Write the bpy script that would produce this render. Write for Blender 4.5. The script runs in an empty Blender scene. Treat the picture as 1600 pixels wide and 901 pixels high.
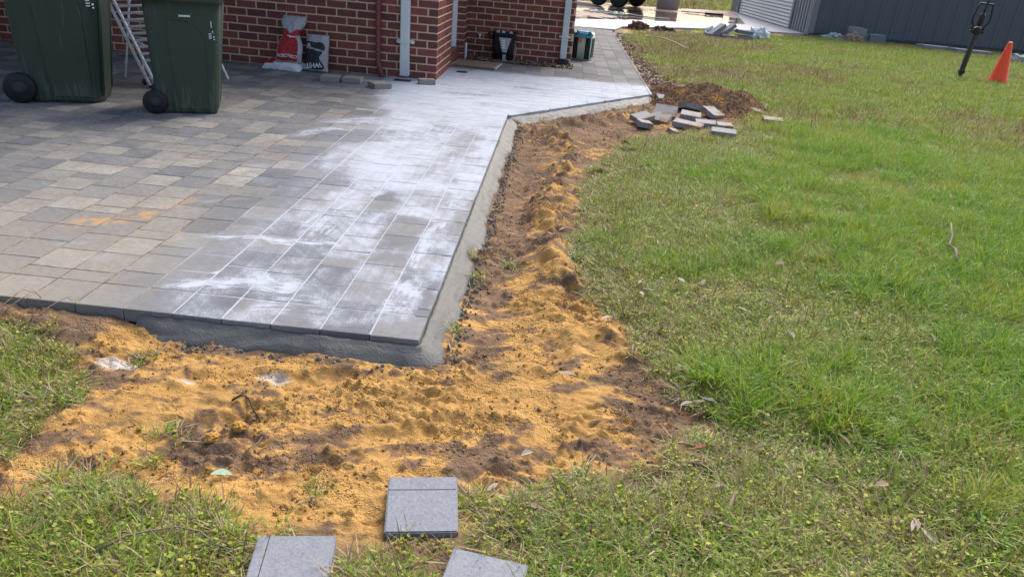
import bpy, bmesh, math, random
import numpy as np
from mathutils import Vector, Matrix, noise as mnoise
random.seed(7); RNG = np.random.default_rng(11)
SC = bpy.context.scene
COL = SC.collection
R = math.radians

# ------------------------------------------------------------------ camera
CAM_H = 1.5
F_PX, PITCH, ROLL, YAW = 1140.5, 0.425851, 0.089382, -0.033551
fw = Vector((math.sin(YAW)*math.cos(PITCH), math.cos(YAW)*math.cos(PITCH), -math.sin(PITCH)))
r0 = Vector((math.cos(YAW), -math.sin(YAW), 0)); u0 = r0.cross(fw)
RV = r0*math.cos(ROLL) + u0*math.sin(ROLL); UV = -r0*math.sin(ROLL) + u0*math.cos(ROLL)
cam = bpy.data.cameras.new('camera'); camo = bpy.data.objects.new('camera', cam); COL.objects.link(camo)
M = Matrix((RV, UV, -fw)).transposed().to_4x4(); M.translation = (0, 0, CAM_H)
camo.matrix_world = M
cam.sensor_width = 36; cam.lens = F_PX/1600*36; cam.clip_start = .05; cam.clip_end = 2000
SC.camera = camo
def in_view(x, y, z, m=30):
    q = Vector((x, y, z-CAM_H)); d = q.dot(fw)
    if d < .3: return False
    px = 800+F_PX*q.dot(RV)/d; py = 450.5-F_PX*q.dot(UV)/d
    return -m < px < 1600+m and -m < py < 901+m

# ------------------------------------------------------------------ world, sun, exposure
SUN_EL, SUN_AZ = 48, 24          # azimuth measured from +Y towards +X
w = bpy.data.worlds.new('World'); SC.world = w; w.use_nodes = True
nt = w.node_tree; nt.nodes.clear()
sky = nt.nodes.new('ShaderNodeTexSky'); sky.sky_type = 'NISHITA'; sky.sun_disc = False
sky.sun_elevation = R(SUN_EL); sky.sun_rotation = R(SUN_AZ)
sky.air_density = 1.0; sky.dust_density = 5.0; sky.ozone_density = 1.0
bg = nt.nodes.new('ShaderNodeBackground'); bg.inputs[1].default_value = .15
wo = nt.nodes.new('ShaderNodeOutputWorld')
nt.links.new(sky.outputs[0], bg.inputs[0]); nt.links.new(bg.outputs[0], wo.inputs[0])
sl = bpy.data.lights.new('sun', 'SUN'); sl.energy = 1.1; sl.angle = R(38); sl.color = (1, .975, .94)
so = bpy.data.objects.new('sun', sl); COL.objects.link(so)
sd = Vector((math.sin(R(SUN_AZ))*math.cos(R(SUN_EL)), math.cos(R(SUN_AZ))*math.cos(R(SUN_EL)), math.sin(R(SUN_EL))))
so.rotation_euler = sd.to_track_quat('Z', 'Y').to_euler(); so.location = sd*60
vs = SC.view_settings; vs.view_transform = 'Standard'; vs.look = 'None'; vs.gamma = 1; vs.exposure = 1.1
vs.use_curve_mapping = False
SC.render.engine = 'CYCLES'
SC.cycles.max_bounces = 4; SC.cycles.diffuse_bounces = 2; SC.cycles.glossy_bounces = 2; SC.cycles.transmission_bounces = 3

# ------------------------------------------------------------------ helpers
def tag(o, label=None, cat=None, group=None, kind=None):
    if label: o['label'] = label
    if cat: o['category'] = cat
    if group: o['group'] = group
    if kind: o['kind'] = kind
    return o
def link(o, parent=None):
    COL.objects.link(o)
    if parent is not None: o.parent = parent
    return o
def empty(name, loc=(0, 0, 0), rz=0, rot=None):
    o = bpy.data.objects.new(name, None); o.empty_display_size = .1; COL.objects.link(o)
    o.location = loc; o.rotation_euler = rot or (0, 0, rz); return o
def mesh(name, v, f, mat, smooth=False):
    me = bpy.data.meshes.new(name); me.from_pydata([tuple(a) for a in v], [], f); me.update()
    if mat: me.materials.append(mat)
    if smooth: me.polygons.foreach_set('use_smooth', [True]*len(me.polygons))
    return me
def obj(name, vf, mat, parent=None, smooth=False, loc=None, rot=None):
    me = vf if isinstance(vf, bpy.types.Mesh) else mesh(name, vf[0], vf[1], mat, smooth)
    o = bpy.data.objects.new(name, me)
    if loc: o.location = loc
    if rot: o.rotation_euler = rot
    return link(o, parent)
def join(*parts):
    V, F = [], []
    for v, f in parts:
        n = len(V); V += [tuple(a) for a in v]; F += [[i+n for i in q] for q in f]
    return V, F
def xf(vf, loc=(0, 0, 0), rot=(0, 0, 0), s=1):
    from mathutils import Euler
    m = Matrix.Translation(loc) @ Euler(rot).to_matrix().to_4x4() @ Matrix.Diagonal((s, s, s, 1))
    return [tuple(m @ Vector(a)) for a in vf[0]], vf[1]
def box(sx, sy, sz, b=.0, z0=True):
    """box centred in x,y, standing on z=0 (or centred), chamfered by b"""
    bm = bmesh.new(); bmesh.ops.create_cube(bm, size=1)
    for v in bm.verts: v.co = Vector((v.co.x*sx, v.co.y*sy, (v.co.z+(.5 if z0 else 0))*sz))
    if b > 0: bmesh.ops.bevel(bm, geom=bm.edges[:], offset=b, segments=1, affect='EDGES')
    bm.verts.index_update()
    out = [tuple(v.co) for v in bm.verts], [[v.index for v in f.verts] for f in bm.faces]
    bm.free(); return out
def bbox(x0, x1, y0, y1, z0, z1, b=0):
    return xf(box(x1-x0, y1-y0, z1-z0, b), ((x0+x1)/2, (y0+y1)/2, z0))
def tube(pts, r, n=8, cap=True, closed=False):
    pts = [Vector(p) for p in pts]; m = len(pts); V, F = [], []
    rs = r if isinstance(r, (list, tuple)) else [r]*m
    up = None
    for i, p in enumerate(pts):
        a = pts[(i-1) % m] if (closed or i > 0) else p
        b = pts[(i+1) % m] if (closed or i < m-1) else p
        t = (b-a).normalized()
        if up is None:
            up = Vector((0, 0, 1)) if abs(t.z) < .9 else Vector((1, 0, 0))
        s = t.cross(up).normalized(); up = s.cross(t).normalized()
        for k in range(n):
            an = 2*math.pi*k/n; V.append(tuple(p+(s*math.cos(an)+up*math.sin(an))*rs[i]))
    for i in range(m if closed else m-1):
        j = (i+1) % m
        for k in range(n): F.append([i*n+k, i*n+(k+1) % n, j*n+(k+1) % n, j*n+k])
    if cap and not closed:
        F.append(list(range(n))[::-1]); F.append([(m-1)*n+k for k in range(n)])
    return V, F
def lathe(prof, n=24, axis='z'):
    V, F = [], []
    for (r, z) in prof:
        for k in range(n):
            a = 2*math.pi*k/n; V.append((r*math.cos(a), r*math.sin(a), z))
    for i in range(len(prof)-1):
        for k in range(n): F.append([i*n+k, i*n+(k+1) % n, (i+1)*n+(k+1) % n, (i+1)*n+k])
    F.append(list(range(n))[::-1]); F.append([(len(prof)-1)*n+k for k in range(n)])
    if axis == 'y': V = [(x, z, y) for x, y, z in V]; F = [q[::-1] for q in F]
    if axis == 'x': V = [(z, x, y) for x, y, z in V]
    return V, F
def prism(poly, z0, z1, ch=.0):
    """polygon prism with a chamfered top edge"""
    n = len(poly); cx = sum(p[0] for p in poly)/n; cy = sum(p[1] for p in poly)/n
    V = [(x, y, z0) for x, y in poly]
    if ch > 0:
        V += [(x, y, z1-ch) for x, y in poly]
        ins = []
        for x, y in poly:
            d = math.hypot(x-cx, y-cy) or 1; k = max(0, 1-ch*1.4/d); ins.append((cx+(x-cx)*k, cy+(y-cy)*k, z1))
        V += ins; rings = 3
    else:
        V += [(x, y, z1) for x, y in poly]; rings = 2
    F = []
    for r_ in range(rings-1):
        for i in range(n): F.append([r_*n+i, r_*n+(i+1) % n, (r_+1)*n+(i+1) % n, (r_+1)*n+i])
    F.append([(rings-1)*n+i for i in range(n)])
    return V, F
def clip(poly, a, b, c):
    """keep a*x+b*y<=c"""
    out = []
    for i in range(len(poly)):
        p, q = poly[i], poly[(i+1) % len(poly)]; dp = a*p[0]+b*p[1]-c; dq = a*q[0]+b*q[1]-c
        if dp <= 0: out.append(p)
        if dp*dq < 0:
            t = dp/(dp-dq); out.append((p[0]+(q[0]-p[0])*t, p[1]+(q[1]-p[1])*t))
    return out

# ------------------------------------------------------------------ numpy noise
TAB = [RNG.random((256, 256)).astype(np.float32) for _ in range(6)]
def vn(x, y, s=0):
    x = np.asarray(x, float)+s*17.31; y = np.asarray(y, float)+s*9.77
    xi = np.floor(x).astype(int); yi = np.floor(y).astype(int); fx = x-xi; fy = y-yi
    fx = fx*fx*fx*(fx*(fx*6-15)+10); fy = fy*fy*fy*(fy*(fy*6-15)+10); T = TAB[s % 6]
    g = lambda a, b: T[(xi+a) & 255, (yi+b) & 255]
    return (g(0, 0)*(1-fx)+g(1, 0)*fx)*(1-fy)+(g(0, 1)*(1-fx)+g(1, 1)*fx)*fy
def fbm(x, y, f, o=4, s=0, g=.5):
    a = 1; t = 0; n = 0
    for i in range(o):
        c, sn = math.cos(i*1.1), math.sin(i*1.1)
        t = t+a*vn((x*c-y*sn)*f, (x*sn+y*c)*f, s+i); n += a; a *= g; f *= 2.03
    return t/n
def sstep(a, b, x):
    t = np.clip((x-a)/(b-a), 0, 1); return t*t*(3-2*t)
def poly_sd(x, y, P):
    """signed distance, positive outside"""
    x = np.asarray(x, float); y = np.asarray(y, float)
    d = np.full(x.shape, 1e9); ins = np.zeros(x.shape, bool)
    for i in range(len(P)):
        (ax, ay), (bx, by) = P[i], P[(i+1) % len(P)]
        ex, ey = bx-ax, by-ay; t = np.clip(((x-ax)*ex+(y-ay)*ey)/(ex*ex+ey*ey), 0, 1)
        d = np.minimum(d, np.hypot(x-ax-ex*t, y-ay-ey*t))
        c = ((ay > y) != (by > y)); 
        if by != ay: ins ^= c & (x < (bx-ax)*(y-ay)/(by-ay)+ax)
    return np.where(ins, -d, d)
def line_d(x, y, P):
    d = np.full(np.shape(x), 1e9)
    for (ax, ay), (bx, by) in zip(P[:-1], P[1:]):
        ex, ey = bx-ax, by-ay; t = np.clip(((x-ax)*ex+(y-ay)*ey)/(ex*ex+ey*ey), 0, 1)
        d = np.minimum(d, np.hypot(x-ax-ex*t, y-ay-ey*t))
    return d

# ------------------------------------------------------------------ materials
class NT:
    def __init__(s, name):
        s.m = bpy.data.materials.new(name); s.m.use_nodes = True; s.t = s.m.node_tree
        s.t.nodes.clear(); s.out = s.t.nodes.new('ShaderNodeOutputMaterial')
    def n(s, ty, ins=None, **props):
        nd = s.t.nodes.new(ty)
        for k, v in props.items(): setattr(nd, k, v)
        for k, v in (ins or {}).items(): s.set(nd.inputs[k], v)
        return nd
    def set(s, sock, v):
        if hasattr(v, 'is_linked') and hasattr(v, 'links'): s.t.links.new(v, sock)
        else:
            if isinstance(v, tuple) and len(v) == 3 and sock.type == 'RGBA': v = v+(1,)
            sock.default_value = v
    def math(s, op, a, b=0., c=0., clamp=False):
        nd = s.n('ShaderNodeMath', {0: a, 1: b, 2: c}, operation=op, use_clamp=clamp); return nd.outputs[0]
    def mix(s, f, a, b, blend='MIX'):
        nd = s.n('ShaderNodeMix', data_type='RGBA', blend_type=blend, clamp_factor=True)
        s.set(nd.inputs[0], f); s.set(nd.inputs[6], a); s.set(nd.inputs[7], b); return nd.outputs[2]
    def ramp(s, f, stops):
        nd = s.n('ShaderNodeValToRGB', {0: f}); e = nd.color_ramp.elements
        while len(e) < len(stops): e.new(.5)
        for q, (p, c) in zip(e, stops):
            q.position = p; q.color = c if len(c) == 4 else tuple(c)+(1,)
        return nd.outputs[0]
    def pos(s, obj=False):
        if obj: return s.n('ShaderNodeTexCoord').outputs['Object']
        return s.n('ShaderNodeNewGeometry').outputs['Position']
    def noise(s, vec, scale, detail=4, rough=.55, dist=0., col=False):
        nd = s.n('ShaderNodeTexNoise', {'Vector': vec, 'Scale': scale, 'Detail': detail, 'Roughness': rough, 'Distortion': dist})
        return nd.outputs[1 if col else 0]
    def sm(s, x, a, b):
        nd = s.n('ShaderNodeMapRange', {0: x, 1: a, 2: b, 3: 0., 4: 1.}, interpolation_type='SMOOTHSTEP'); return nd.outputs[0]
    def bump(s, h, strength=.5, dist=.01):
        return s.n('ShaderNodeBump', {'Height': h, 'Strength': strength, 'Distance': dist}).outputs[0]
    def scale(s, v, xyz):
        nd = s.n('ShaderNodeMapping', {0: v}); nd.inputs['Scale'].default_value = xyz; return nd.outputs[0]
    def bsdf(s, color, rough=.8, normal=None, spec=.3, metal=0., extra=None):
        ins = {'Base Color': color, 'Roughness': rough, 'Specular IOR Level': spec, 'Metallic': metal}
        if normal is not None: ins['Normal'] = normal
        ins.update(extra or {})
        b = s.n('ShaderNodeBsdfPrincipled', ins); s.t.links.new(b.outputs[0], s.out.inputs[0]); return s.m
    def rnd(s): return s.n('ShaderNodeObjectInfo').outputs['Random']
    def attr(s, name, ty='GEOMETRY'): return s.n('ShaderNodeAttribute', attribute_name=name, attribute_type=ty)

def plain(name, col, rough=.6, metal=0., var=.15, sc=12, spec=.35, bump=.15):
    t = NT(name); p = t.pos(True); n1 = t.noise(p, sc, 5); n2 = t.noise(p, sc*9, 3)
    f = t.math('MULTIPLY_ADD', t.math('ADD', n1, n2), var, 1-var)
    c = t.n('ShaderNodeVectorMath', {0: col, 1: t.n('ShaderNodeCombineXYZ', {0: f, 1: f, 2: f}).outputs[0]}, operation='MULTIPLY').outputs[0]
    rr = t.math('MULTIPLY_ADD', n2, .25, rough-.12)
    return t.bsdf(c, rr, t.bump(n2, bump, .004), spec, metal)

# sweeps of white jointing dust brushed over the paving: (x0, y0, x1, y1, bend, width, weight), metres
STROKES = [(-1.78, 2.92, -1.25, 3.10, .05, .20, .95), (-1.45, 3.18, -1.0, 2.98, -.06, .22, .95), (-1.30, 2.80, -.75, 2.84, .02, .16, .75), (-1.85, 3.52, -.85, 3.66, .06, .13, .95), (-.66, 2.84, -.60, 3.25, 0, .20, .95),
           (-.60, 3.4, -.62, 4.2, .03, .16, .85), (-1.25, 3.7, -.95, 4.9, .08, .26, .8), (-1.05, 4.7, -1.1, 6.0, -.06, .26, .8), (-.60, 4.4, -.58, 6.6, .02, .16, .75), (-1.7, 5.3, -1.2, 5.9, .1, .3, .7),
           (-2.15, 5.9, -1.7, 6.25, .08, .22, .85), (-2.05, 6.6, -.6, 6.9, .1, .4, .75), (-1.7, 7.5, -.6, 7.7, -.1, .5, .75), (-1.0, 8.2, .2, 8.6, .15, .5, .75), (-.6, 9.0, 1.0, 9.5, .1, .42, .8), (-1.4, 9.2, -.5, 9.7, .1, .5, .75),
           (.2, 9.9, 1.25, 9.95, .05, .35, .75), (-2.5, 8.78, -1.7, 8.85, .02, .22, .7), (-1.2, 10.2, .6, 10.35, .06, .34, .6), (-2.1, 4.95, -1.9, 5.05, 0, .12, .5), (-2.08, 4.12, -1.93, 4.30, 0, .09, .5), (-2.0, 4.55, -1.86, 4.75, 0, .09, .45), (-1.92, 3.5, -1.8, 3.75, 0, .10, .5),
           (-2.38, 3.35, -2.22, 3.45, 0, .08, .32), (-2.2, 3.08, -2.0, 3.2, 0, .10, .34)]
BALD = [(-.80, 3.95, .17, .26, 1), (-.98, 3.38, .18, .10, .9), (-.78, 2.76, .30, .07, 1), (-.98, 4.42, .12, .22, .8), (-1.38, 2.84, .12, .10, .9), (-.53, 2.76, .10, .07, 1), (-.80, 3.50, .16, .07, .9), (-.50, 3.05, .06, .3, 1), (-.49, 4.3, .03, .5, .8),
        (-1.5, 4.6, .16, .5, .55), (-1.62, 6.0, .25, .25, .6), (-.80, 6.2, .14, .5, .5), (-1.75, 7.1, .2, .2, .7), (-.98, 5.1, .10, .3, .4), (-1.2, 3.32, .2, .06, .6), (-.2, 9.35, .3, .12, .5), (.6, 9.3, .25, .1, .4), (-1.0, 8.6, .3, .15, .5)]
def dust_field(x, y):
    """returns (opacity of the dust, fresh-joint mask)"""
    w1 = fbm(x, y, 2.6, 4, 2)-.5; w2 = fbm(x, y, 2.6, 4, 4)-.5
    X_, Y_ = x+.34*w1, y+.42*w2
    film = sstep(-2.15, -1.30, X_); film2 = sstep(-.85, -.45, X_+.16*Y_)*sstep(6.0, 7.4, Y_)
    film = np.maximum(film, film2)*(1-sstep(10.4, 10.9, Y_))
    bald = np.zeros_like(x)
    for cx, cy, rx, ry, wt in BALD: bald = np.maximum(bald, wt*sstep(1.25, .35, np.hypot((X_-cx)/rx, (Y_-cy)/ry)))
    broom = fbm(x*46, y*5, 1., 2, 1)*.5+fbm((x+y)*30, (x-y)*5, 1., 2, 3)*.5
    v = film*(.47+.22*sstep(3.7, 5.4, y)+.10*sstep(6.5, 8, y)+.55*(fbm(x, y, 3.5, 4, 5, .6)-.5)+.45*(broom-.5))*(1-.72*bald)
    v = np.maximum(v, film*.16)
    for k, (x0, y0, x1, y1, bd, wd, wt) in enumerate(STROKES):
        L_ = math.hypot(x1-x0, y1-y0); ux, uy = (x1-x0)/L_, (y1-y0)/L_
        a = (X_-x0)*ux+(Y_-y0)*uy; c = -(X_-x0)*uy+(Y_-y0)*ux-bd*np.sin(np.clip(a/L_, 0, 1)*math.pi)
        ca = -(x-x0)*uy+(y-y0)*ux-bd*np.sin(np.clip(a/L_, 0, 1)*math.pi)
        e = sstep(-.5*wd-.05, .12, a)*sstep(L_+.5*wd+.05, L_-.12, a)
        pr = np.exp(-np.abs(c/(wd*.5))**2.6)
        bristle = fbm(ca*95, a*5+k*7, 1., 2, k % 5); lump = fbm(x, y, 16, 3, k % 4)
        v = np.maximum(v, .92*wt*e*pr*np.clip(.80+1.15*(bristle-.5)+1.1*(lump-.5), 0, 1)*(1-.35*bald))
    return np.clip(v, 0, 1), np.clip(np.maximum(film, v), 0, 1)
SPILL = [(-2.50, 3.56), (-2.37, 3.66), (-2.24, 3.78), (-2.13, 4.14)]
def spill_field(x, y):
    d = line_d(x, y, SPILL[:3]); d2 = line_d(x, y, SPILL); n = fbm(x, y, 20, 4, 3, .65)
    return np.clip(sstep(.13, .0, d)*sstep(.36, .62, n)*1.0+.5*sstep(.12, .0, d2)*sstep(.48, .68, n), 0, 1)

def mat_paver(name, joined=False, dust=True):
    t = NT(name)
    rn = t.attr('rnd').outputs['Fac'] if joined else t.rnd()
    da = t.attr('dust').outputs['Color'] ; ds = t.n('ShaderNodeSeparateXYZ', {0: da}).outputs
    P = t.pos(); o = t.pos(True)
    base = t.ramp(rn, [(0, (.098, .101, .110)), (.25, (.126, .128, .134)), (.45, (.148, .146, .142)), (.62, (.168, .162, .152)), (.8, (.195, .186, .168)), (.92, (.235, .226, .20)), (1, (.14, .128, .120))])
    n1 = t.noise(P, 7, 4, .6); n2 = t.noise(P, 190, 3, .7); n3 = t.noise(P, 32, 4, .65)
    f = t.math('ADD', t.math('MULTIPLY', n1, .8), t.math('MULTIPLY_ADD', n2, .85, t.math('MULTIPLY_ADD', n3, .75, -.42)))
    base = t.n('ShaderNodeVectorMath', {0: base, 1: t.n('ShaderNodeCombineXYZ', {0: f, 1: f, 2: f}).outputs[0]}, operation='MULTIPLY').outputs[0]
    base = t.mix(1., base, (1.36, 1.36, 1.36), 'MULTIPLY')
    h = t.math('ADD', t.math('MULTIPLY', n2, .6), n3)
    if dust:
        # lighter tan toward the front left, darker and bluish to the right
        sp = t.n('ShaderNodeSeparateXYZ', {0: P}).outputs
        base = t.mix(t.math('MULTIPLY', t.sm(t.math('MULTIPLY_ADD', n1, 1.2, sp[1]), 5.4, 3.0), t.math('MULTIPLY', t.sm(sp[0], -1.4, -1.9), .8)), base, t.mix(n3, (.17, .155, .125), (.285, .26, .215)))
        grit = t.noise(P, 130, 3, .75); g2 = t.noise(t.scale(P, (160, 34, 1)), 1., 2, .6)
        gg = t.math('MULTIPLY_ADD', grit, .65, t.math('MULTIPLY', g2, .35))
        hard = t.sm(t.math('ADD', gg, t.math('MULTIPLY_ADD', ds[0], .62, -.31)), .40, .62)
        cov = t.math('MULTIPLY', t.math('MULTIPLY_ADD', hard, t.math('MULTIPLY_ADD', ds[0], .30, .26), t.math('MULTIPLY', ds[0], .46)), t.sm(ds[0], .0, .2), clamp=True)
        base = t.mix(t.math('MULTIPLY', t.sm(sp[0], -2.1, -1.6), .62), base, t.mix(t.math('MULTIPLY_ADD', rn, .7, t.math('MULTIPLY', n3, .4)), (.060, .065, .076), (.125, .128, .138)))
        base = t.mix(cov, base, (.385, .42, .48))
        base = t.mix(t.math('MULTIPLY', ds[1], t.sm(grit, .35, .55)), base, (.40, .235, .08))
    return t.bsdf(base, .82, t.bump(h, .45, .003), .25)

def mat_joint():
    t = NT('joint_sand'); P = t.pos(); ds = t.n('ShaderNodeSeparateXYZ', {0: t.attr('dust').outputs['Color']}).outputs
    n = t.noise(P, 14, 4, .7)
    old = t.mix(t.sm(n, .45, .65), (.06, .05, .042), (.30, .19, .075))
    return t.bsdf(t.mix(t.sm(ds[0], .2, .6), old, (.36, .385, .43)), .95, t.bump(t.noise(P, 150, 3), .4, .003), .1)

def mat_brick(name, joined=False):
    t = NT(name); rn = t.attr('rnd').outputs['Fac'] if joined else t.rnd(); P = t.pos()
    c = t.ramp(rn, [(0, (.105, .034, .036)), (.3, (.15, .042, .041)), (.65, (.185, .050, .047)), (.88, (.24, .060, .050)), (1, (.12, .046, .048))])
    n = t.noise(P, 14, 4, .6); n2 = t.noise(P, 120, 3, .7)
    f = t.math('MULTIPLY_ADD', n, .7, t.math('MULTIPLY_ADD', n2, .5, .42))
    c = t.n('ShaderNodeVectorMath', {0: c, 1: t.n('ShaderNodeCombineXYZ', {0: f, 1: f, 2: f}).outputs[0]}, operation='MULTIPLY').outputs[0]
    return t.bsdf(c, .62, t.bump(n2, .5, .004), .35)

def mat_ground():
    t = NT('earth'); P = t.pos(); a = t.attr('soil')
    n1 = t.noise(P, 46, 5, .7); n2 = t.noise(P, 210, 3, .7); n0 = t.noise(P, 4, 3, .5)
    f = t.math('MULTIPLY_ADD', n1, .75, t.math('MULTIPLY_ADD', n2, .55, t.math('MULTIPLY_ADD', n0, .3, .24)))
    c = t.n('ShaderNodeVectorMath', {0: a.outputs['Color'], 1: t.n('ShaderNodeCombineXYZ', {0: f, 1: f, 2: f}).outputs[0]}, operation='MULTIPLY').outputs[0]
    vo = t.n('ShaderNodeTexVoronoi', {'Vector': t.n('ShaderNodeVectorMath', {0: P, 1: t.n('ShaderNodeVectorMath', {0: t.noise(P, 25, 2, .5, 0, True), 1: (.03, .03, .03)}, operation='MULTIPLY').outputs[0]}, operation='ADD').outputs[0], 'Scale': 75.}).outputs[0]
    vo2 = t.n('ShaderNodeTexVoronoi', {'Vector': P, 'Scale': 190.}).outputs[0]
    cl = t.sm(t.noise(P, 6, 4, .6), .47, .62)
    h = t.math('MULTIPLY_ADD', n2, .45, n1)
    h = t.math('SUBTRACT', h, t.math('MULTIPLY', t.math('MULTIPLY_ADD', vo2, .5, vo), t.math('MULTIPLY_ADD', cl, 1.0, .05)))
    return t.bsdf(c, .93, t.bump(h, .85, .014), .12)

def mat_concrete(name, c0, c1, rough=.6, streak=(1, 1, 1), bump=.25, spec=.4):
    t = NT(name); P = t.pos(); n = t.noise(t.scale(P, streak), 6, 5, .6); n2 = t.noise(P, 90, 4, .7); n3 = t.noise(P, 1.7, 3, .5)
    c = t.mix(t.math('MULTIPLY_ADD', n, .7, t.math('MULTIPLY_ADD', n2, .4, -.1)), c0, c1)
    c = t.mix(t.math('MULTIPLY', n3, .35), c, c0)
    return t.bsdf(c, t.math('MULTIPLY_ADD', n, .3, rough-.15), t.bump(t.math('ADD', n, n2), bump, .006), spec)

def mat_drive():
    t = NT('red_driveway'); P = t.pos(); n = t.noise(t.scale(P, (.55, .32, 1)), 1.1, 4, .6, .6); n2 = t.noise(P, 60, 4, .7)
    m = t.n('ShaderNodeMapping', {0: P}, vector_type='TEXTURE'); m.inputs['Location'].default_value = (4.0, 27.5, 0); m.inputs['Scale'].default_value = (4.2, 4.5, 1e4)
    l = t.n('ShaderNodeVectorMath', {0: m.outputs[0]}, operation='LENGTH').outputs['Value']
    wet = t.sm(t.math('ADD', n, t.math('MULTIPLY', t.sm(l, 1.4, .2), .28)), .56, .66)
    dry = t.mix(n2, (.22, .135, .10), (.33, .215, .165))
    c = t.mix(wet, dry, (.10, .058, .045))
    rough = t.math('MULTIPLY_ADD', wet, -.67, .75)
    return t.bsdf(c, rough, t.bump(n2, .05, .002), .6)

def mat_grass(name, kind):
    t = NT(name); tint = t.attr('tint', 'INSTANCER').outputs['Fac']; bl = t.attr('bl').outputs['Fac']
    v = t.math('MULTIPLY_ADD', t.math('SUBTRACT', bl, .5), .9, tint, clamp=True)
    if kind == 'green': c = t.ramp(v, [(0, (.37, .32, .10)), (.13, (.30, .36, .052)), (.36, (.20, .325, .034)), (.65, (.115, .245, .026)), (1, (.055, .145, .025))])
    elif kind == 'dry': c = t.ramp(v, [(0, (.15, .095, .055)), (.3, (.30, .22, .13)), (.65, (.44, .36, .21)), (1, (.30, .30, .11))])
    else: c = t.ramp(v, [(0, (.38, .38, .05)), (.5, (.22, .30, .04)), (1, (.10, .18, .035))])
    b = t.n('ShaderNodeBsdfPrincipled', {'Base Color': c, 'Roughness': .5, 'Specular IOR Level': .3})
    tr = t.n('ShaderNodeBsdfTranslucent', {'Color': t.mix(1., c, (1.15, 1.25, .7), 'MULTIPLY')})
    mx = t.n('ShaderNodeMixShader', {0: .30 if kind != 'dry' else .2}); t.t.links.new(b.outputs[0], mx.inputs[1]); t.t.links.new(tr.outputs[0], mx.inputs[2])
    t.t.links.new(mx.outputs[0], t.out.inputs[0]); return t.m

def mat_loose_paver(name, top=(.27, .272, .272), soil=.32):
    t = NT(name); P = t.pos(); o = t.pos(True); n = t.noise(P, 30, 4, .65); n2 = t.noise(P, 110, 3, .8)
    rn = t.rnd()
    c = t.mix(t.math('MULTIPLY_ADD', n, .5, t.math('MULTIPLY_ADD', n2, 1.5, -.5)), tuple(a*.62 for a in top), tuple(a*1.25 for a in top))
    c = t.mix(1., c, t.ramp(rn, [(0, (.82, .82, .84)), (.5, (1, 1, 1)), (1, (1.1, 1.05, .98))]), 'MULTIPLY')
    s = t.sm(t.math('MULTIPLY_ADD', t.noise(o, 9, 4, .7), 1., t.math('MULTIPLY', rn, .18)), .74-soil*.5, .84-soil*.4)
    c = t.mix(s, c, (.23, .14, .075))
    return t.bsdf(c, .8, t.bump(t.math('ADD', n, n2), .5, .003), .25)

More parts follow.
